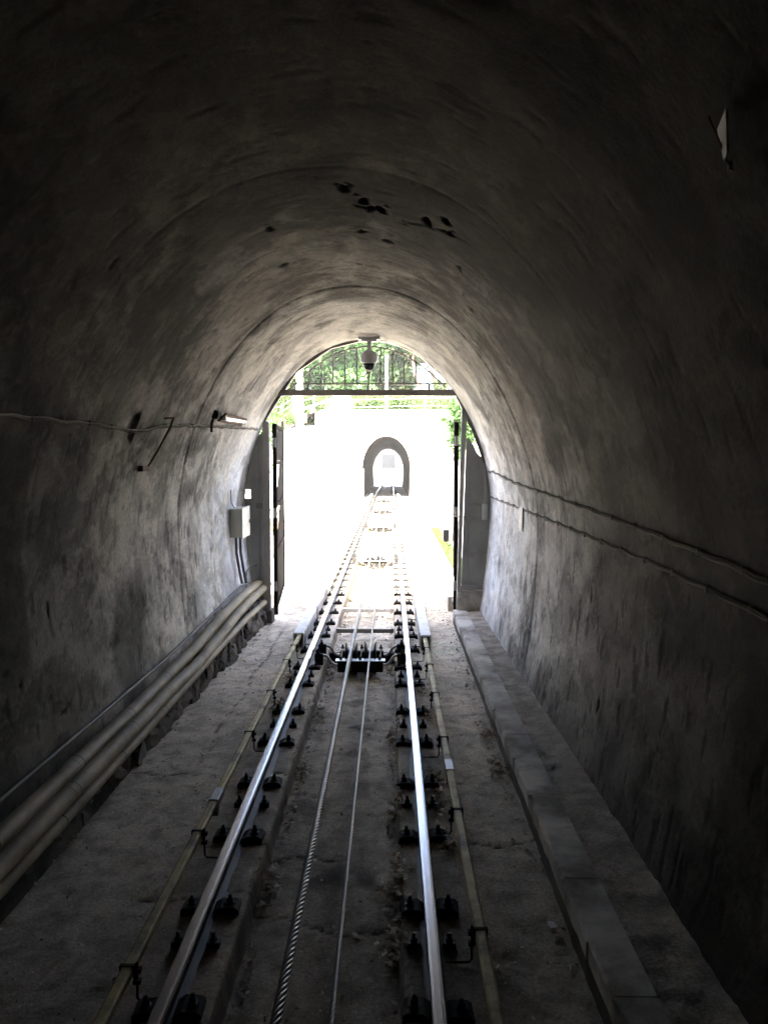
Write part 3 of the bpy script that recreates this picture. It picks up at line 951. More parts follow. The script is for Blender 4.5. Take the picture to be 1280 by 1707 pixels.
pts = [(x, 0, arc_top(x)) for x in np.linspace(-.93, 1.0, 27)]
mb = MB(); mb.tube(pts, .0105, 6); build('arc_rail', mb, M['frame'], gf)
for x in (-.91, -.82, -.678, -.532, -.389, -.242, -.095, .052, .199, .345, .488, .633, .778, .915):
    if x == -.82: continue
    mb = MB(); mb.box(x - .0085, x + .0085, -.0085, .0085, 2.893, arc_top(x) - .006); build('grille_bar', mb, M['frame'], gf)
for x in (-.70, .045, .80):
    mb = MB(); mb.box(x - .014, x + .014, -.014, .014, 2.811, 2.871); build('grille_stub', mb, M['frame'], gf)
for s, x_ in ((-1, -1.265), (1, 1.165)):
    mb = MB()
    if s < 0: mb.box(x_ - .005, x_ + .078, -.03, .05, -.05, 2.42, b=.004)
    else: mb.prism([(1.155, .06), (1.195, .06), (1.265, 2.50), (1.205, 2.60)], -.03, .05, 'Y')
    build('gate_post', mb, M['gatepaint'], gf)

# side panels filling the space between post and lining
def infill(label, outer, parent_x, hole=None):
    t = thing('side_panel', label, 'panel', (0, 10.03, 0), 'sheet panels beside the gate')
    mb = MB(); mb.prism(outer, 0, .025, 'Y')
    build('sheet', mb, M['panel'], t)
    return t


L_out = [(-1.27, .02), (-1.27, 2.27), (-1.285, 2.30), (-1.39, 2.16)] + [(wall_at(z, 10, -1) - .01, z) for z in (2.10, 1.9, 1.7, 1.57)] + \
        [(-1.44, 1.565), (-1.44, 1.46), (wall_at(1.45, 10, -1) - .01, 1.455)] + [(wall_at(z, 10, -1) - .01, z) for z in (1.2, .9, .6, .3, .02)]
pl = infill('dark sheet panel between left gate post and tunnel wall', L_out, 0)
mb = MB(); mb.box(-1.37, -1.29, -.02, -.002, 1.33, 1.40); mb.tube([(-1.36, -.01, 1.36), (-1.20, -.03, 1.33), (-1.10, -.04, 1.25), (-1.07, -.05, 1.33)], .008, 6)
build('latch_hook', mb, M['frame'], pl)
mb = MB(); mb.box(-1.335, -1.325, -.012, -.001, .1, 2.1)
build('panel_rib', mb, M['gatepaint'], pl)
R_out = [(1.215, .30), (1.27, 2.17), (1.295, 2.24), (1.41, 2.02)] + [(wall_at(z, 10, 1) + .01, z) for z in (1.95, 1.7, 1.47, 1.2, .9, .6, .30)]
pr = infill('dark sheet panel between right gate post and tunnel wall', R_out, 0)
mb = MB(); mb.box(1.30, 1.315, -.012, -.001, .3, 2.05); mb.box(1.28, 1.46, -.03, -.002, 1.36, 1.40); mb.box(1.20, 1.42, -.05, -.0, .30, .36)
build('panel_rib', mb, M['gatepaint'], pr)
mb = MB(); mb.tube([(1.39, -.01, 1.42), (1.33, -.02, 1.30), (1.22, -.05, 1.22), (1.12, -.07, 1.24), (1.06, -.06, 1.32), (1.05, -.05, 1.42)], .008, 6)
build('loop_cable', mb, M['cable'], pr)
mb = MB(); mb.box(1.17, 1.48, 9.93, 10.2, .04, .29, b=.01)
tag(build('gate_plinth', mb, M['kerb']), 'small concrete block under the right side panel on the ledge', 'concrete block')
mb = MB(); mb.box(-1.30, -1.16, 9.9, 10.12, -.13, .05, b=.012)
tag(build('post_footing', mb, M['kerb_face']), 'small concrete footing under the left gate post', 'concrete block')


def gate_leaf(label, p0, p1, zb, zt, s):
    """sheet clad leaf swung outward; p0 hinge side, p1 free side"""
    p0 = Vector((*p0, 0)); p1 = Vector((*p1, 0)); L_ = (p1 - p0).length
    ang = math.atan2(p1.y - p0.y, p1.x - p0.x)
    t = thing('gate_leaf', label, 'gate', (p0.x, p0.y, 0), 'open gate leaves', (0, 0, ang))
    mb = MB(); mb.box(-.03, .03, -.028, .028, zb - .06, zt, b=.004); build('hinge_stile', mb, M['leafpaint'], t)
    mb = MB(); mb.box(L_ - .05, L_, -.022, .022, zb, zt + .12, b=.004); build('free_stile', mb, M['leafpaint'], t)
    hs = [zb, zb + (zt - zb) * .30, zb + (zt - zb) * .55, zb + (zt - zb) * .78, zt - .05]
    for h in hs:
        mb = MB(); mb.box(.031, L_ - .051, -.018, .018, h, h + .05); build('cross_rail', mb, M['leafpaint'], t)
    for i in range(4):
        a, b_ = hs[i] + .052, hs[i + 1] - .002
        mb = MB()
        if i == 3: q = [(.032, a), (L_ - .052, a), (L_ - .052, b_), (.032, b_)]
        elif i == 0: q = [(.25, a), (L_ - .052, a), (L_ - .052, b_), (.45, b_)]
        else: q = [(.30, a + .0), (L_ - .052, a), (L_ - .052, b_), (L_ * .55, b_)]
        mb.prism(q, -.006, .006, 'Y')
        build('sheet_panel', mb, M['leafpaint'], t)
    for h in (zb + .25, zb + (zt - zb) * .5, zt - .3):
        mb = MB(); mb.lathe([(.022, h), (.022, h + .12)], 10, 'Z', (-.045, 0, 0)); build('hinge', mb, M['frame'], t)
    return t


gate_leaf('left gate leaf swung open outward beside the left post', (-1.145, 10.12), (-1.31, 12.1), .02, 2.40, -1)
lf = gate_leaf('right gate leaf swung open outward beside the right post', (1.155, 10.12), (1.335, 12.6), .03, 2.42, 1)
mb = MB(); mb.box(1.02, 1.10, 10.5, 10.62, .86, 1.02, b=.01); mb.tube([(1.06, 10.56, .86), (1.09, 10.5, .80), (1.13, 10.4, .86), (1.14, 10.3, 1.1)], .008, 6)
tag(build('gate_lock', mb, M['frame']), 'black lock box hanging by its cable on the right gate leaf', 'lock box')

# dome camera under the crown
t = thing('dome_camera', 'grey dome security camera hanging from the crown at the tunnel mouth', 'camera', (.068, 9.6, 3.40))
mb = MB(); mb.box(-.13, .13, -.07, .07, -.035, -.0, b=.006); mb.box(-.09, .09, -.045, .045, -.055, -.036, b=.004); build('ceiling_plate', mb, M['camgrey'], t)
mb = MB(); mb.lathe([(.03, -.055), (.024, -.075), (.024, -.14), (.034, -.155)], 16); build('stem', mb, M['camgrey'], t, smooth=True)
mb = MB(); mb.lathe([(.034, -.155), (.07, -.175), (.098, -.205), (.104, -.225), (.104, -.275), (.096, -.30), (.075, -.305)], 28); build('housing', mb, M['camgrey'], t, smooth=True)
mb = MB(); mb.lathe([(.073, -.305), (.072, -.325), (.062, -.355), (.045, -.38), (.02, -.393), (.002, -.395)], 28); build('smoked_dome', mb, M['glass'], t, smooth=True)
mb = MB(); mb.lathe([(.080, -.3055), (.080, -.313), (.074, -.313)], 28); build('dome_ring', mb, M['white'], t, smooth=True)

# ------------------------------------------------------------------ cables on the walls


def wall_cable(label, pts, side, mats, r=.011, clip=.32, wig=.008, n=2):
    t = thing('wall_cable', label, 'cable', (0, 0, 0))
    ya = [p[0] for p in pts]; za = [p[1] for p in pts]
    for q in range(n):
        P_ = []
        for Y in np.arange(ya[0], ya[-1], .06):
            z = float(np.interp(Y, ya, za)) + q * r * 1.9 + wig * float(perlin(np.array(Y * 2.7), np.array(q * 3.3), q + 5)) + wig * .5 * math.sin(Y * 2 * math.pi / clip)
            x = wall_at(z, Y, side) - side * (r + .002 + .002 * (1 + math.sin(Y * 9 + q)))
            P_.append((x, Y, z))
        mb = MB(); mb.tube(P_, r, 6); build('cable_strand', mb, mats[q % len(mats)], t, smooth=True)
    Y = ya[0] + .1
    while Y < ya[-1]:
        z = float(np.interp(Y, ya, za)) + r
        x = wall_at(z, Y, side)
        mb = MB(); mb.box(-.008, .008, -.005, .005, -.014, .018)
        build('cable_clip', mb, M['cable'], t, (x - side * .010, Y, z))
        Y += clip
    return t


wall_cable('upper pair of grey cables clipped along the right wall', [(1.6, 1.48), (3.1, 1.55), (4.2, 1.60), (6, 1.66), (8, 1.72), (9.3, 1.80), (9.85, 1.78)], 1, [M['cable'], M['cable_dark']], .0065, .42)
wall_cable('lower pair of grey cables clipped along the right wall', [(1.6, 1.36), (3.0, 1.41), (4.2, 1.44), (6, 1.46), (8, 1.475), (9.9, 1.48)], 1, [M['cable'], M['cable_dark']], .0055, .4)
wall_cable('bundle of cables clipped high along the left wall', [(2.0, 2.12), (3.4, 2.15), (4.6, 2.16), (5.5, 2.14), (6.0, 2.2), (7, 2.24), (8.5, 2.28), (9.75, 2.31)], -1, [M['cable_dark'], M['cable']], .0065, .36)

t = thing('wall_bracket', 'bent rusty rod hanging below the cable on the left wall', 'rod')
P_ = [(wall_at(2.28, 6.0, -1) + .015, 5.93, 2.26), (wall_at(2.28, 6.0, -1) + .05, 6.03, 2.27), (wall_at(2.2, 6.0, -1) + .05, 6.05, 2.2), (wall_at(2.0, 5.95, -1) + .03, 5.97, 2.0), (wall_at(1.92, 5.85, -1) + .015, 5.88, 1.90)]
mb = MB(); mb.tube(P_, .008, 6); build('bent_rod', mb, M['rust'], t)
mb = MB(); mb.box(wall_at(1.9, 5.8, -1) - .01, wall_at(1.9, 5.8, -1) + .03, 5.74, 5.90, 1.87, 1.91); build('rod_foot', mb, M['rust'], t)

# fluorescent tube lamp, left wall
t = thing('tube_lamp', 'white fluorescent tube on a rusty bracket high on the left wall', 'lamp', (-1.24, 7.5, 2.335))
mb = MB(); mb.tube([(0, .06, 0), (0, 1.06, .02)], .017, 12); build('tube', mb, M['tube'], t, smooth=True)
for yv in (.03, 1.08):
    mb = MB(); mb.box(-.022, .022, yv - .028, yv + .028, -.02, .03, b=.004); build('end_socket', mb, M['white'], t)
mb = MB()
mb.prism([(-.06, -.02), (.02, .055), (.03, .045), (-.045, -.03)], .0, 1.1, 'Y'); build('reflector', mb, M['rust'], t)
mb = MB(); mb.tube([(-.02, -.02, .02), (-.06, -.12, .02), (-.08, -.14, -.06), (-.08, -.15, -.13)], .012, 6); mb.lathe([(.04, -.2), (.045, -.12), (.03, -.08)], 10, 'Y', (-.04, 0, .03)); build('lamp_bracket', mb, M['clip'], t)

# junction box near the left gate post
t = thing('junction_box', 'grey metal electrical box on the left wall near the gate', 'electrical box', (-1.37, 9.0, 1.06))
mb = MB(); mb.box(-.13, .0, .0, .46, .0, .33, b=.006); build('box_body', mb, M['boxpaint'], t)
mb = MB(); mb.box(.002, .018, -.01, .47, -.01, .34, b=.004); build('box_door', mb, M['boxpaint'], t)
mb = MB(); mb.box(.019, .027, .40, .42, .14, .18); build('door_latch', mb, M['clip'], t)
for dx_, dy_ in ((-.075, .08), (-.035, .12)):
    mb = MB(); mb.tube([(dx_, dy_, -.001), (dx_ - .0, dy_ + .02, -.18), (dx_ + .02, dy_ + .08, -.40), (dx_ + .045, dy_ + .1, -.55)], .016, 8); build('conduit_down', mb, M['cable_dark'], t, smooth=True)
mb = MB(); mb.tube([(-.1, -.06, .55), (-.1, -.04, .40), (-.08, .03, .345)], .006, 6); build('conduit_up', mb, M['cable_dark'], t)
mb = MB(); mb.tube([(-1.36, 9.95, .62), (-1.41, 9.7, .62), (-1.43, 9.62, .58), (-1.41, 9.55, .45), (-1.41, 9.45, .40)], .010, 6)
tag(build('hook_pipe', mb, M['cable_dark'], smooth=True), 'small dark bent pipe below the box by the left gate post', 'pipe')

t = thing('switch_box', 'small pale switch box on the right wall edge by the gate', 'switch box', (1.475, 9.86, 1.20))
mb = MB(); mb.box(-.02, .04, -.03, .03, .0, .2, b=.006); build('box_body', mb, M['boxpaint'], t)
mb = MB(); mb.tube([(.01, 0, .2), (.02, 0, .3), (.005, .0, .58), (.02, 0, .62)], .008, 6); build('feed_wire', mb, M['cable'], t)

mb = MB()
xw = wall_at(1.4, 7.66, 1)
mb.box(-.006, .0, -.1, .1, -.115, .115, b=.002)
tag(build('wall_plate', mb, M['cover'], None, (xw - .012, 7.66, 1.385), (0, 0, 0)), 'small pale rectangular plate on the right wall behind the lower cables', 'plate')

# dangling strip light high right
t = thing('broken_strip_light', 'broken white strip fitting dangling from the dark upper right wall', 'light fitting', (1.14, 2.02, 2.76))
t.scale = (.68, .68, .68)
mb = MB(); mb.prism([(-.05, .055), (.05, .07), (.035, -.10), (.0, -.105)], -.004, .004, 'Y'); build('reflector_strip', mb, M['white'], t, None, (0, R(-14), R(-95)))
mb = MB(); mb.tube([(-.055, 0, .065), (-.02, 0, -.01), (.02, .0, -.10), (.04, .0, -.13)], .004, 6); build('hanging_wire', mb, M['rust'], t)
mb = MB(); mb.box(.022, .034, -.008, .008, -.125, -.095); build('end_clip', mb, M['sleeve'], t)

# ------------------------------------------------------------------ litter
def litter(name, n, place, size, mat, label=None, seed=1):
    g = np.random.default_rng(seed)
    P_ = np.array([place(g) for _ in range(n)])
    a = g.random((n, 3)) * 2 - 1
    q = g.normal(size=(n, 3)); q[:, 2] *= .35; q /= np.linalg.norm(q, axis=1)[:, None]
    w = np.cross(q, g.normal(size=(n, 3))); w /= np.linalg.norm(w, axis=1)[:, None]
    s = size * (.5 + g.random((n, 1)))
    l = q * s; w = w * s * (.35 + .4 * g.random((n, 1)))
    curl = np.array([0, 0, 1.0]) * s * .25
    v = np.stack([P_ - l, P_ + w * .9 + curl, P_ + l, P_ - w * .9 + curl * .5], 1).reshape(-1, 3)
    f = np.arange(n * 4).reshape(-1, 4)
    o = ob(name, np_mesh(name, v, f, mat, False, None, np.repeat(g.random(n), 4)))
    return tag(o, label, None, None, 'stuff')


def pl_corner(g):
    r = g.random(); Y = 1.6 + 12 * g.random() ** 1.1
    if r < .35: return (-.31 + abs(g.normal()) * .025, Y, -.215)
    if r < .6: return (.355 - abs(g.normal()) * .03, Y, -.215)
    if r < .8: return (1.10 - abs(g.normal()) * .05, Y, -.108)
    if r < .9: return (base_x(min(Y, 9.8)) + .03 + abs(g.normal()) * .05, min(Y, 9.8), -.108)
    return (g.uniform(-.3, .35), Y, -.22)


def pl_clump(g):
    cs = [(.36, 4.75), (.35, 3.9), (.61, 4.2), (.62, 5.0), (.62, 6.3), (.35, 6.1), (-.30, 5.4), (-.29, 3.9), (.34, 3.4), (.60, 6.95), (-.28, 6.6), (.62, 4.65), (1.05, 5.9), (-.62, 6.5), (1.04, 5.2),
          (.33, 8.05), (-.3, 8.0), (-.62, 7.4)]
    c_ = cs[g.integers(len(cs))]
    x = c_[0] + g.normal() * .03; z = -.215 if -.33 < x < .36 else -.098
    return (x, c_[1] + g.normal() * .10, z + abs(g.normal()) * .008)


litter('fallen_leaves', 1500, pl_corner, .015, M['deadleaf'], seed=3)
litter('leaf_litter', 1700, pl_clump, .019, M['deadleaf'], seed=4)
litter('floor_crumbs', 3600, lambda g: ((lambda x: (x, 1.6 + 9 * g.random(), -.106 if abs(x) > .4 else -.225))(g.choice([g.uniform(.75, 1.1), g.uniform(-1.25, -.75), g.uniform(-.3, .34)]))),     .008, M['deadleaf'], seed=6)
litter('outdoor_leaves', 1500, lambda g: (g.uniform(-.3, .34) if g.random() < .4 else g.uniform(.78, 1.08), 10 + 12 * g.random(), -.1 if False else -.1), .014, M['deadleaf'], seed=8)
mb = MB(); mb.tube([(0, 0, 0), (.085, .035, .004), (.115, .0, .003)], .0045, 6)
tag(build('white_stick', mb, M['white'], None, (.98, 5.66, -.104)), 'bent white stick lying on the floor right of the yellow beam', 'stick')
mb = MB(); mb.prism([(-.016, -.02), (.018, -.016), (.014, .02), (-.012, .024), (-.022, .004)], 0, .005, 'Z')
tag(build('paper_scrap', mb, M['white'], None, (1.045, 3.42, -.105), (.1, .15, .3)), 'pale scrap of paper on the floor at the foot of the ledge', 'scrap')
mb = MB(); mb.prism([(-.03, -.015), (.02, -.02), (.035, .012), (-.02, .018)], 0, .004, 'Z')
tag(build('plaster_scrap', mb, M['white'], None, (-1.1, 8.05, -.105), (.05, .1, 0)), 'small white scrap on the left floor near the stone footing', 'scrap')

# ------------------------------------------------------------------ outdoors: far tunnel
t2 = thing('far_tunnel', 'second tunnel farther along the track with a dark arched mouth', 'tunnel', (.09, 42, 0))
u2, qx, qz, nx2, nz2, L2 = profile(90, a=1.27, top=1.78, zc=1.33, zb=-.3, tuck=.07, pt=-.01)
Y2 = np.linspace(-.0, 27.9, 40)
uu, yy = np.meshgrid(u2, Y2)
dd = .02 * fbm(uu, yy * .7, 3, 301)
Xx = qx[None] + nx2[None] * dd; Zz = qz[None] + nz2[None] * dd - yy * .0143
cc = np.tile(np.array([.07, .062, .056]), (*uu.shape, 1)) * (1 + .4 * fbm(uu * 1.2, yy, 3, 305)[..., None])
ob('vault_lining', np_mesh('vault_lining', np.stack([Xx, yy, Zz], -1).reshape(-1, 3), grid_faces(len(Y2), len(u2)), M['plaster'], True, cc.reshape(-1, 3)), t2)
pts2 = [(qx[i], qz[i]) for i in range(0, 90, 2)] + [(qx[-1], qz[-1])]
portal_wall('portal_wall', t2, [(x * 1.003, z + .002) for x, z in pts2], -3.68, 12, 4.45, -.35, -.003, M['whitewall'])
portal_wall('exit_wall', t2, [(x * 1.003, z + .002 - .4) for x, z in pts2], -16, 16, 4.4, 27.92, 28.3, M['whitewall'], -.7)
mb = MB(); mb.box(-14, -3.685, -.3, .0, -.3, 3.42); mb.box(-4.45, -3.69, -.32, .02, 3.425, 3.60)
build('wing_wall', mb, M['whitewall'], t2)
mb = MB(); mb.box(-1.23, -1.14, -.7, -.36, -.13, 1.4); mb.box(1.22, 1.34, -.6, -.36, -.13, 1.25)
build('mouth_pilaster', mb, M['stone'], t2)

mb = MB(); mb.box(-.10, .10, -.12, .12, .0, .95, b=.01); mb.box(-.12, .12, -.14, .14, .952, .99); 
c_ = thing('white_cabinet', 'white cabinet standing at the left side of the far tunnel mouth', 'cabinet', (-1.18, 41.2, .30))
build('cabinet_body', mb, M['white'], c_)
mb = MB(); mb.box(-.12, .12, -.14, .14, -.42, -.002, b=.01); build('cabinet_plinth', mb, M['stone'], c_)

# hill above the far tunnel
xs3 = np.linspace(-60, 60, 121); ys3 = np.linspace(42.0, 69.8, 40)
xx, yy = np.meshgrid(xs3, ys3)
hz = 3.3 + 1.1 * sstep(-5.5, -3.6, xx) + 1.9 * sstep(47.0, 54, yy) + .25 * fbm(xx * .3, yy * .3, 3, 401)
hz = np.maximum(hz + sstep(-7, -18, xx) * 4 + sstep(43, 47, yy) * sstep(-4, -6, xx) * 1.2, 3.3)
ob_h = ob('hillside', np_mesh('hillside', np.stack([xx, yy, hz], -1).reshape(-1, 3), grid_faces(len(ys3), len(xs3)), M['earth']))
tag(ob_h, kind='structure')

# side banks of the cutting
for nm, xa, xb, z0_, z1_ in (('right_bank', 2.0, 60, 2.05, 6),):
    xs4 = np.linspace(xa, xb, 60); ys4 = np.linspace(12.0 if xa > 0 else 10.42, 41.6, 50)
    xx, yy = np.meshgrid(xs4, ys4)
    w = np.abs(xx - xa)
    hz = z0_ + (z1_ - z0_) * sstep(0, 30, w) + .2 * fbm(xx * .4, yy * .4, 3, 410) * sstep(0, 2, w)
    tag(ob('bank', np_mesh('bank', np.stack([xx, yy, hz], -1).reshape(-1, 3), grid_faces(50, 60), M['concrete_out'])), kind='structure')

rw = thing('retaining_wall', 'whitewashed retaining wall right of the track, bleached by sun', 'wall', (1.76, 12.9, -.13))
for q in range(9):
    mb = MB(); mb.box(0, .24, q * 3.18 + .006, q * 3.18 + 3.174, 0, 2.18, b=.01)
    build('wall_panel', mb, M['whitewall'], rw)
    mb = MB(); mb.box(-.03, .27, q * 3.18 + .006, q * 3.18 + 3.174, 2.183, 2.25)
    build('coping_stone', mb, M['concrete_out'], rw)
for yv, nm in ((19.2, 'nearer'), (20.6, 'farther')):
    mb = MB(); mb.tube([(0, 0, 0), (0, 0, 2.0)], .018, 8); mb.box(-.03, .05, -.03, .03, 1.0, 1.03); mb.box(-.03, .05, -.03, .03, .2, .23)
    tag(build('thin_downpipe', mb, M['thinpipe'], None, (1.69, yv, -.13)), nm + ' thin upright pipe on the sunlit retaining wall, right side', 'pipe')

# planks by the left of the track
for k_, (yv, lb) in enumerate(((21.5, 'brown plank on top of the small stack left of the track'), (21.0, 'middle brown plank of the stack left of the track'), (20.3, 'lowest weathered plank of the stack left of the track'))):
    mb = MB(); mb.box(-1.6, 0, -.07, .07, 0, .06, b=.005)
    tag(build('wooden_plank', mb, M['plank'] if k_ < 2 else M['kerb_face'], None, (-2.35 + .06 * k_, yv + .3, -.12 + (2 - k_) * .08), (0, 0, R(-62 + 3 * k_))), lb, 'plank', 'planks lying left of the track')

# ------------------------------------------------------------------ coach beyond the far tunnel
t = thing('funicular_coach', 'white funicular coach with a dark windscreen on the track beyond the far tunnel', 'train', (.0, 92, track_z(92)))
mb = MB()
sec = [(-1.0, .45), (-1.05, .7), (-1.05, 2.7), (-.95, 3.15), (-.7, 3.38), (0, 3.45), (.7, 3.38), (.95, 3.15), (1.05, 2.7), (1.05, .7), (1.0, .45)]
mb.prism(sec, 0, 9, 'Y'); build('coach_body', mb, M['coachpaint'], t)
mb = MB(); mb.prism([(-.74, 1.42), (.86, 1.42), (.90, 1.55), (.90, 2.98), (.82, 3.08), (-.70, 3.08), (-.78, 2.98), (-.78, 1.55)], -.03, -.002, 'Y'); build('windscreen', mb, M['glass'], t)
for x_ in (-.7, .7):
    mb = MB(); mb.lathe([(.11, -.06), (.12, -.002)], 16, 'Y', (x_, 0, .85)); build('headlight', mb, M['white'], t, smooth=True)
mb = MB(); mb.box(-1.0, 1.0, -.15, -.003, .40, .55, b=.02); build('bumper', mb, M['sleeve'], t)
for x_ in (-.5, .5):
    for yv in (1.2, 7.6):
        mb = MB(); mb.lathe([(.22, -.05), (.25, -.04), (.25, .03), (.28, .035), (.28, .05)], 20, 'X', (x_, yv, .255)); build('wheel', mb, M['clip'], t)
for q in range(5):
    for s in (-1, 1):
        mb = MB(); x_ = s * 1.055; mb.box(min(x_, x_ + s * .01), max(x_, x_ + s * .01), .5 + q * 1.7, 1.8 + q * 1.7, 1.5, 2.6); build('side_window', mb, M['glass'], t)

# ------------------------------------------------------------------ fences, pole, tank
t = thing('utility_pole', 'tall thick pale pole standing left of the track before the far wall', 'pole', (-3.98, 38, -.13))
mb = MB(); mb.tube([(0, 0, 0), (0, 0, 4), (0, 0, 7.6)], [.19, .165, .14], 16); build('pole_shaft', mb, M['whitewall'], t, smooth=True)
mb = MB(); mb.lathe([(.001, 7.6), (.15, 7.58), (.15, 7.55)], 12); build('pole_cap', mb, M['whitewall'], t)
mb = MB(); mb.box(.17, .32, -.1, .1, 3.75, 4.15, b=.02); build('meter_box', mb, M['plank'], t)

t = thing('domed_tank', 'white dome topped tank shining in the sun above the far tunnel', 'tank', (-2.42, 44.2, 4.2))
mb = MB(); mb.lathe([(.62, 0), (.62, .75), (.60, .9), (.52, 1.05), (.38, 1.15), (.2, 1.20), (.01, 1.22)], 28); build('tank_shell', mb, M['white'], t, smooth=True)
mb = MB(); mb.lathe([(.1, 1.19), (.1, 1.26), (.02, 1.27)], 12); build('tank_lid', mb, M['white'], t)


def fence(label, pts, h, wires, post_r=.045, mat='white'):
    t = thing('wire_fence', label, 'fence', pts[0], 'white wire fences above the far tunnel')
    o = Vector(pts[0])
    for p in pts:
        q = Vector(p) - o
        mb = MB(); mb.tube([q, q + Vector((0, 0, h))], post_r, 8); build('fence_post', mb, M[mat], t)
    for k in range(wires):
        mb = MB(); z = h * (k + 1) / (wires + .3)
        mb.tube([Vector(p) - o + Vector((0, 0, z)) for p in pts], .006, 5, cap=True); build('fence_wire', mb, M[mat], t)
    return t


fence('white wire fence climbing the slope at the far left', [(-7.6, 43.4, 3.0), (-5.66, 44.2, 3.55), (-5.10, 44.8, 4.05)], 1.35, 4)
fence('white wire fence on the wall top left of the domed tank', [(-5.10, 44.9, 3.9), (-3.93, 44.6, 4.15)], 1.25, 3)
fence('white wire fence on the wall top right of the domed tank', [(-1.9, 44, 4.3), (.05, 44, 4.35), (2.2, 44, 4.4), (4.4, 44, 4.4)], .95, 2, .035)
t = thing('stair_handrail', 'thick white handrail climbing toward the domed tank', 'handrail', (-4.55, 43.6, 4.45))
mb = MB(); mb.tube([(0, 0, 0), (.25, 0, .18), (1.6, .3, .72)], .05, 8); build('rail_tube', mb, M['white'], t)
mb = MB(); mb.tube([(.55, .06, -.35), (.55, .06, .32)], .04, 8); mb.tube([(1.4, .25, -.1), (1.4, .25, .62)], .04, 8); build('rail_support', mb, M['white'], t)
mb = MB(); mb.tube([(0, 0, 0), (0, 0, 3.1)], .07, 8); mb.lathe([(.09, 3.1), (.09, 3.16), (.01, 3.2)], 10)
tag(build('white_post', mb, M['white'], None, (.10, 43.5, 4.3)), 'slim white post above the far tunnel seen through the transom', 'post')

# ------------------------------------------------------------------ vegetation


def leaves(name, lobes, n, size, mat, parent=None, seed=1, loc=None, clumps=9):
    """leaf-sized faces gathered in clumps through the lobes' volume"""
    g = np.random.default_rng(seed)
    lob = np.array(lobes, float); vol = lob[:, 3] * lob[:, 4] * lob[:, 5]
    nc = max(6, n // clumps)
    idx = g.choice(len(lob), nc, p=vol / vol.sum())
    dr = g.normal(size=(nc, 3)); dr /= np.linalg.norm(dr, axis=1)[:, None]
    rad = g.random((nc, 1)) ** .42
    C_ = lob[idx, :3] + dr * rad * lob[idx, 3:6]
    tc = g.random(nc)
    ci = g.integers(0, nc, n)
    P_ = C_[ci] + g.normal(size=(n, 3)) * size * 1.5
    q = g.normal(size=(n, 3)); q /= np.linalg.norm(q, axis=1)[:, None]
    w = np.cross(q, g.normal(size=(n, 3))); w /= np.linalg.norm(w, axis=1)[:, None]
    s = size * (.6 + .8 * g.random((n, 1)))
    v = np.stack([P_ - q * s, P_ + w * s * .5, P_ + q * s, P_ - w * s * .5], 1).reshape(-1, 3)
    tint = np.clip(tc[ci] * .7 + g.random(n) * .3, 0, 1)
    o = ob(name, np_mesh(name, v, np.arange(n * 4).reshape(-1, 4), mat, False, None, np.repeat(tint, 4)), parent, loc)
    return o


def tree(label, x, y, z, h, r, seed, mat='leaf', n=9000, lean=0, group='trees behind the far tunnel', bare=.35, name='leafy_tree'):
    g = random.Random(seed)
    t = thing(name, label, 'tree', (x, y, z), group)
    mb = MB()
    top = Vector((lean, g.uniform(-.3, .3), h * .8))
    P_ = [Vector((0, 0, -.3)).lerp(top, k / 6) + Vector((math.sin(k * 1.3 + seed) * .12, 0, 0)) for k in range(7)]
    mb.tube(P_, [.2 - .022 * k for k in range(7)], 8)
    lobes = []
    for k in range(9):
        a = k * 2.4 + seed; hh = h * (bare + (1 - bare) * (k + .5) / 9)
        s0 = P_[min(5, 2 + k // 2)]
        e = Vector((lean * hh / h + math.cos(a) * r * g.uniform(.4, .85), math.sin(a) * r * g.uniform(.4, .85), hh))
        mb.tube([s0, s0.lerp(e, .5) + Vector((0, 0, .2)), e], [.07, .045, .02], 6)
        lobes.append((e.x, e.y, e.z, r * g.uniform(.35, .55), r * g.uniform(.35, .55), r * g.uniform(.28, .45)))
    lobes.append((lean, 0, h * .9, r * .5, r * .5, h * .12))
    build('trunk', mb, M['bark'], t, smooth=True)
    leaves('crown', lobes, n, .18, M[mat], t, seed)
    return t


TR = [(-8.5, 50, 4.5, 5.5, 2.6, 'leaf_y', 'bright green tree at the far left edge of the gate opening'),
      (-6.2, 53, 4.8, 7.5, 2.9, 'leaf', 'tall dense tree behind the pale pole'),
      (-3.6, 50.5, 4.6, 6.8, 2.5, 'leaf', 'dense dark green tree behind the domed tank'),
      (-1.6, 53.5, 5.6, 7.2, 2.5, 'leaf', 'dense tree straight above the far tunnel, left of the camera'),
      (.4, 55, 6, 6.5, 2.0, 'leaf_y', 'pale green tree behind the hanging dome camera'),
      (-4.9, 58, 6, 9, 3.2, 'leaf', 'tallest dark tree at the back on the left'),
      (-1.0, 60, 6, 9, 3.0, 'leaf', 'tall tree at the back above the transom centre'),
      (-10.5, 57, 5.5, 9, 3.5, 'leaf', 'broad tree at the back far left')]
for k_, (x, y, z, h, r, mt, lb) in enumerate(TR):
    tree(lb, x, y, z, h, r, 20 + k_, mt, 8500, bare=.12)

# slender leaning pines on the right
def pine(label, x, y, z, pts, seed, crown, n=900):
    t = thing('slender_pine', label, 'tree', (x, y, z), 'slender trees on the right skyline')
    mb = MB(); mb.tube(pts, [.16 - .11 * k / (len(pts) - 1) for k in range(len(pts))], 8)
    p = Vector(pts[-2]); mb.tube([p, p + Vector((.5, 0, .3)), p + Vector((.9, .1, .2))], [.05, .035, .015], 6)
    p = Vector(pts[len(pts) // 2]); mb.tube([p, p + Vector((-.5, 0, .45)), p + Vector((-.9, .1, .4))], [.05, .035, .015], 6)
    build('trunk', mb, M['bark'], t, smooth=True)
    leaves('crown', crown, n, .11, M['leaf'], t, seed, None, 14)


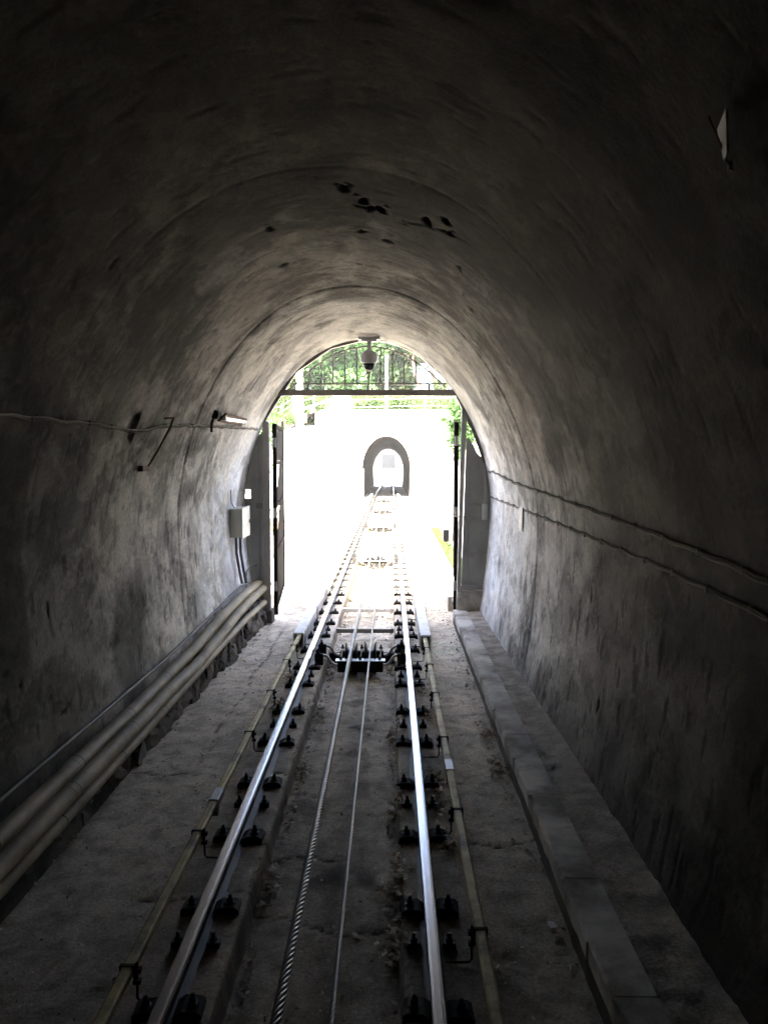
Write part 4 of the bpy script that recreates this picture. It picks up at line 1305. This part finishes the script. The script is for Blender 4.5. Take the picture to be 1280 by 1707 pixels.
pine('leaning slender tree, first right of the dome camera', 2.1, 52, 6.2, [(.35, 0, 0), (.05, 0, .6), (-.25, 0, 1.3), (-.35, 0, 2.0), (-.3, 0, 3.2), (-.5, 0, 4.2)], 51, [(-.5, 0, 3.2, 1.1, .8, .45), (-.8, 0, 4.2, 1.2, 1, .5)], 1500)
pine('slender curved tree in the middle of the right skyline', 3.1, 53, 6.2, [(.3, 0, 0), (.1, 0, .9), (-.25, 0, 1.7), (-.4, 0, 2.6), (-.35, 0, 3.6)], 52, [(-.4, 0, 3.0, .9, .8, .35), (-.2, 0, 3.9, 1.2, 1, .5)], 900)
pine('small crooked tree at the right end of the skyline', 3.9, 54, 6.2, [(0, 0, 0), (.1, 0, .7), (-.1, 0, 1.3), (.1, 0, 2.0), (.3, 0, 2.5)], 53, [(.2, 0, 2.7, .7, .6, .25)], 350)
for x, y, z, s_, sd_, lb in ((3.2, 49, 5.9, .35, 61, 'small yellow green shrub left one on the right skyline'), (4.0, 49.5, 5.9, .45, 62, 'small yellow green shrub right one on the right skyline')):
    t = thing('low_shrub', lb, 'shrub', (x, y, z), 'low shrubs on the right skyline')
    mb = MB(); mb.tube([(0, 0, -.2), (0, 0, s_)], .03, 6); build('stem', mb, M['bark'], t)
    leaves('foliage', [(0, 0, s_, s_, s_, s_ * 1.1)], 500, .07, M['leaf_y'], t, sd_)
# hedge behind the fence above the far tunnel
for k_, (x, w_, lb) in enumerate(((-.6, 1.0, 'pale green bush behind the fence, nearest the domed tank'), (1.0, .9, 'pale green bush behind the fence, right of the slim post'), (-4.3, .8, 'leafy bush beside the thick pole above the wall'))):
    t = thing('fence_bush', lb, 'bush', (x, 45.2, 4.3), 'bushes behind the fence')
    mb = MB(); mb.tube([(0, 0, -.2), (.1, 0, .6)], .05, 6); mb.tube([(0, 0, 0), (-.4, 0, .6)], .03, 6); build('stems', mb, M['bark'], t)
    leaves('foliage', [(-.5 * w_, 0, .45, w_ * .8, .5, .6), (.5 * w_, 0, .4, w_ * .7, .5, .5), (0, 0, .8, w_ * .6, .4, .45)], 2600, .07, M['leaf_y'], t, 70 + k_)
t = thing('hanging_creeper', 'leafy green creeper hanging over the retaining wall beside the right gate leaf', 'plant', (1.75, 16, 2.1))
mb = MB(); mb.tube([(.15, 0, -.05), (.05, .1, .4), (-.1, 0, .8)], .02, 6); mb.tube([(.1, .2, 0), (-.1, .1, -.2), (-.2, 0, .1)], .015, 6); build('stems', mb, M['bark'], t)
leaves('foliage', [(-.12, 0, .70, .28, .3, .28), (-.15, 0, .35, .26, .3, .30), (.0, 0, .05, .20, .25, .28), (.05, 0, .9, .3, .3, .18), (.1, 0, .45, .25, .3, .4)], 3200, .04, M['leaf'], t, 90)
t = thing('wall_plant', 'bright green plant seen through the gap beside the left gate post', 'plant', (-2.3, 16, .0))
mb = MB(); mb.tube([(0, 0, -.13), (0, 0, 2.4)], .03, 6); build('stem', mb, M['bark'], t)
leaves('foliage', [(0, 0, 2.5, .45, .4, .5), (-.1, 0, 2.0, .35, .4, .3)], 1200, .05, M['leaf'], t, 93)

# low plants and grass
def grass(name, n, place, size, mat, seed):
    g = np.random.default_rng(seed)
    P_ = np.array([place(g) for _ in range(n)])
    h = size * (.5 + g.random((n, 1)))
    dirv = np.concatenate([g.normal(size=(n, 2)) * .45, np.ones((n, 1))], 1) * h
    w = np.concatenate([g.normal(size=(n, 2)), np.zeros((n, 1))], 1); w /= np.linalg.norm(w, axis=1)[:, None]; w *= size * .10
    v = np.stack([P_ - w, P_ + w, P_ + dirv], 1).reshape(-1, 3)
    o = ob(name, np_mesh(name, v, np.arange(n * 3).reshape(-1, 3), mat, False, None, np.repeat(g.random(n), 3)))
    return tag(o, kind='stuff')


grass('roadside_grass', 7000, lambda g: (1.42 + abs(g.normal()) * .2, 11.2 + 12 * g.random(), -.12), .10, M['leaf_y'], 201)
grass('trough_moss', 5000, lambda g: ((-.31 + abs(g.normal()) * .03) if g.random() < .6 else g.uniform(-.3, .3), 12 + 12 * g.random() ** 1.2, -.225), .03, M['leaf_y'], 202)
grass('slope_grass', 9000, lambda g: (-9 + 14 * g.random(), 43.2 + 4.5 * g.random(), 3.75 + .5 * g.random()), .35, M['leaf_y'], 203)
grass('hill_grass', 16000, lambda g: (-12 + 20 * g.random(), 47 + 4 * g.random(), 4.6 + .9 * g.random()), .3, M['leaf_y'], 204)
grass('left_weeds', 2500, lambda g: (-3.0 - 2.5 * g.random(), 20 + 6 * g.random(), -.13), .18, M['leaf_y'], 205)

for nm, lb, ct in (('fallen_leaves', 'scattered dead leaves along the edges of the track bed', 'leaves'), ('leaf_litter', 'clumps of dead leaves caught against the rail clips and trough edge', 'leaves'),
                   ('floor_crumbs', 'small crumbs and grit strewn over the concrete floor', 'grit'), ('outdoor_leaves', 'leaf debris on the sunlit ground just outside the gate', 'leaves'),
                   ('roadside_grass', 'yellow green grass beside the outdoor ledge on the right', 'grass'), ('trough_moss', 'moss and weeds in the trough between the rails outside', 'moss'),
                   ('slope_grass', 'bright grass on top of the far tunnel wall', 'grass'), ('hill_grass', 'grass on the slope behind the wire fences', 'grass'),
                   ('left_weeds', 'weeds growing around the plank stack left of the track', 'weeds')):
    o_ = bpy.data.objects[nm]; o_['label'] = lb; o_['category'] = ct

# ------------------------------------------------------------------ air
mb = MB(); mb.box(-150, 150, -26, 430, -2.6, 20)
hz_o = build('haze', mb, [])
tag(hz_o, kind='stuff')
m = bpy.data.materials.new('haze_air'); m.use_nodes = True
nt = m.node_tree
nt.nodes.remove(nt.nodes['Principled BSDF'])
pv = nt.nodes.new('ShaderNodeVolumePrincipled')
pv.inputs['Density'].default_value = .0003
pv.inputs['Color'].default_value = (.95, .95, .97, 1)
pv.inputs['Anisotropy'].default_value = 0.0
nt.links.new(pv.outputs[0], nt.nodes['Material Output'].inputs['Volume'])
hz_o.data.materials.append(m)
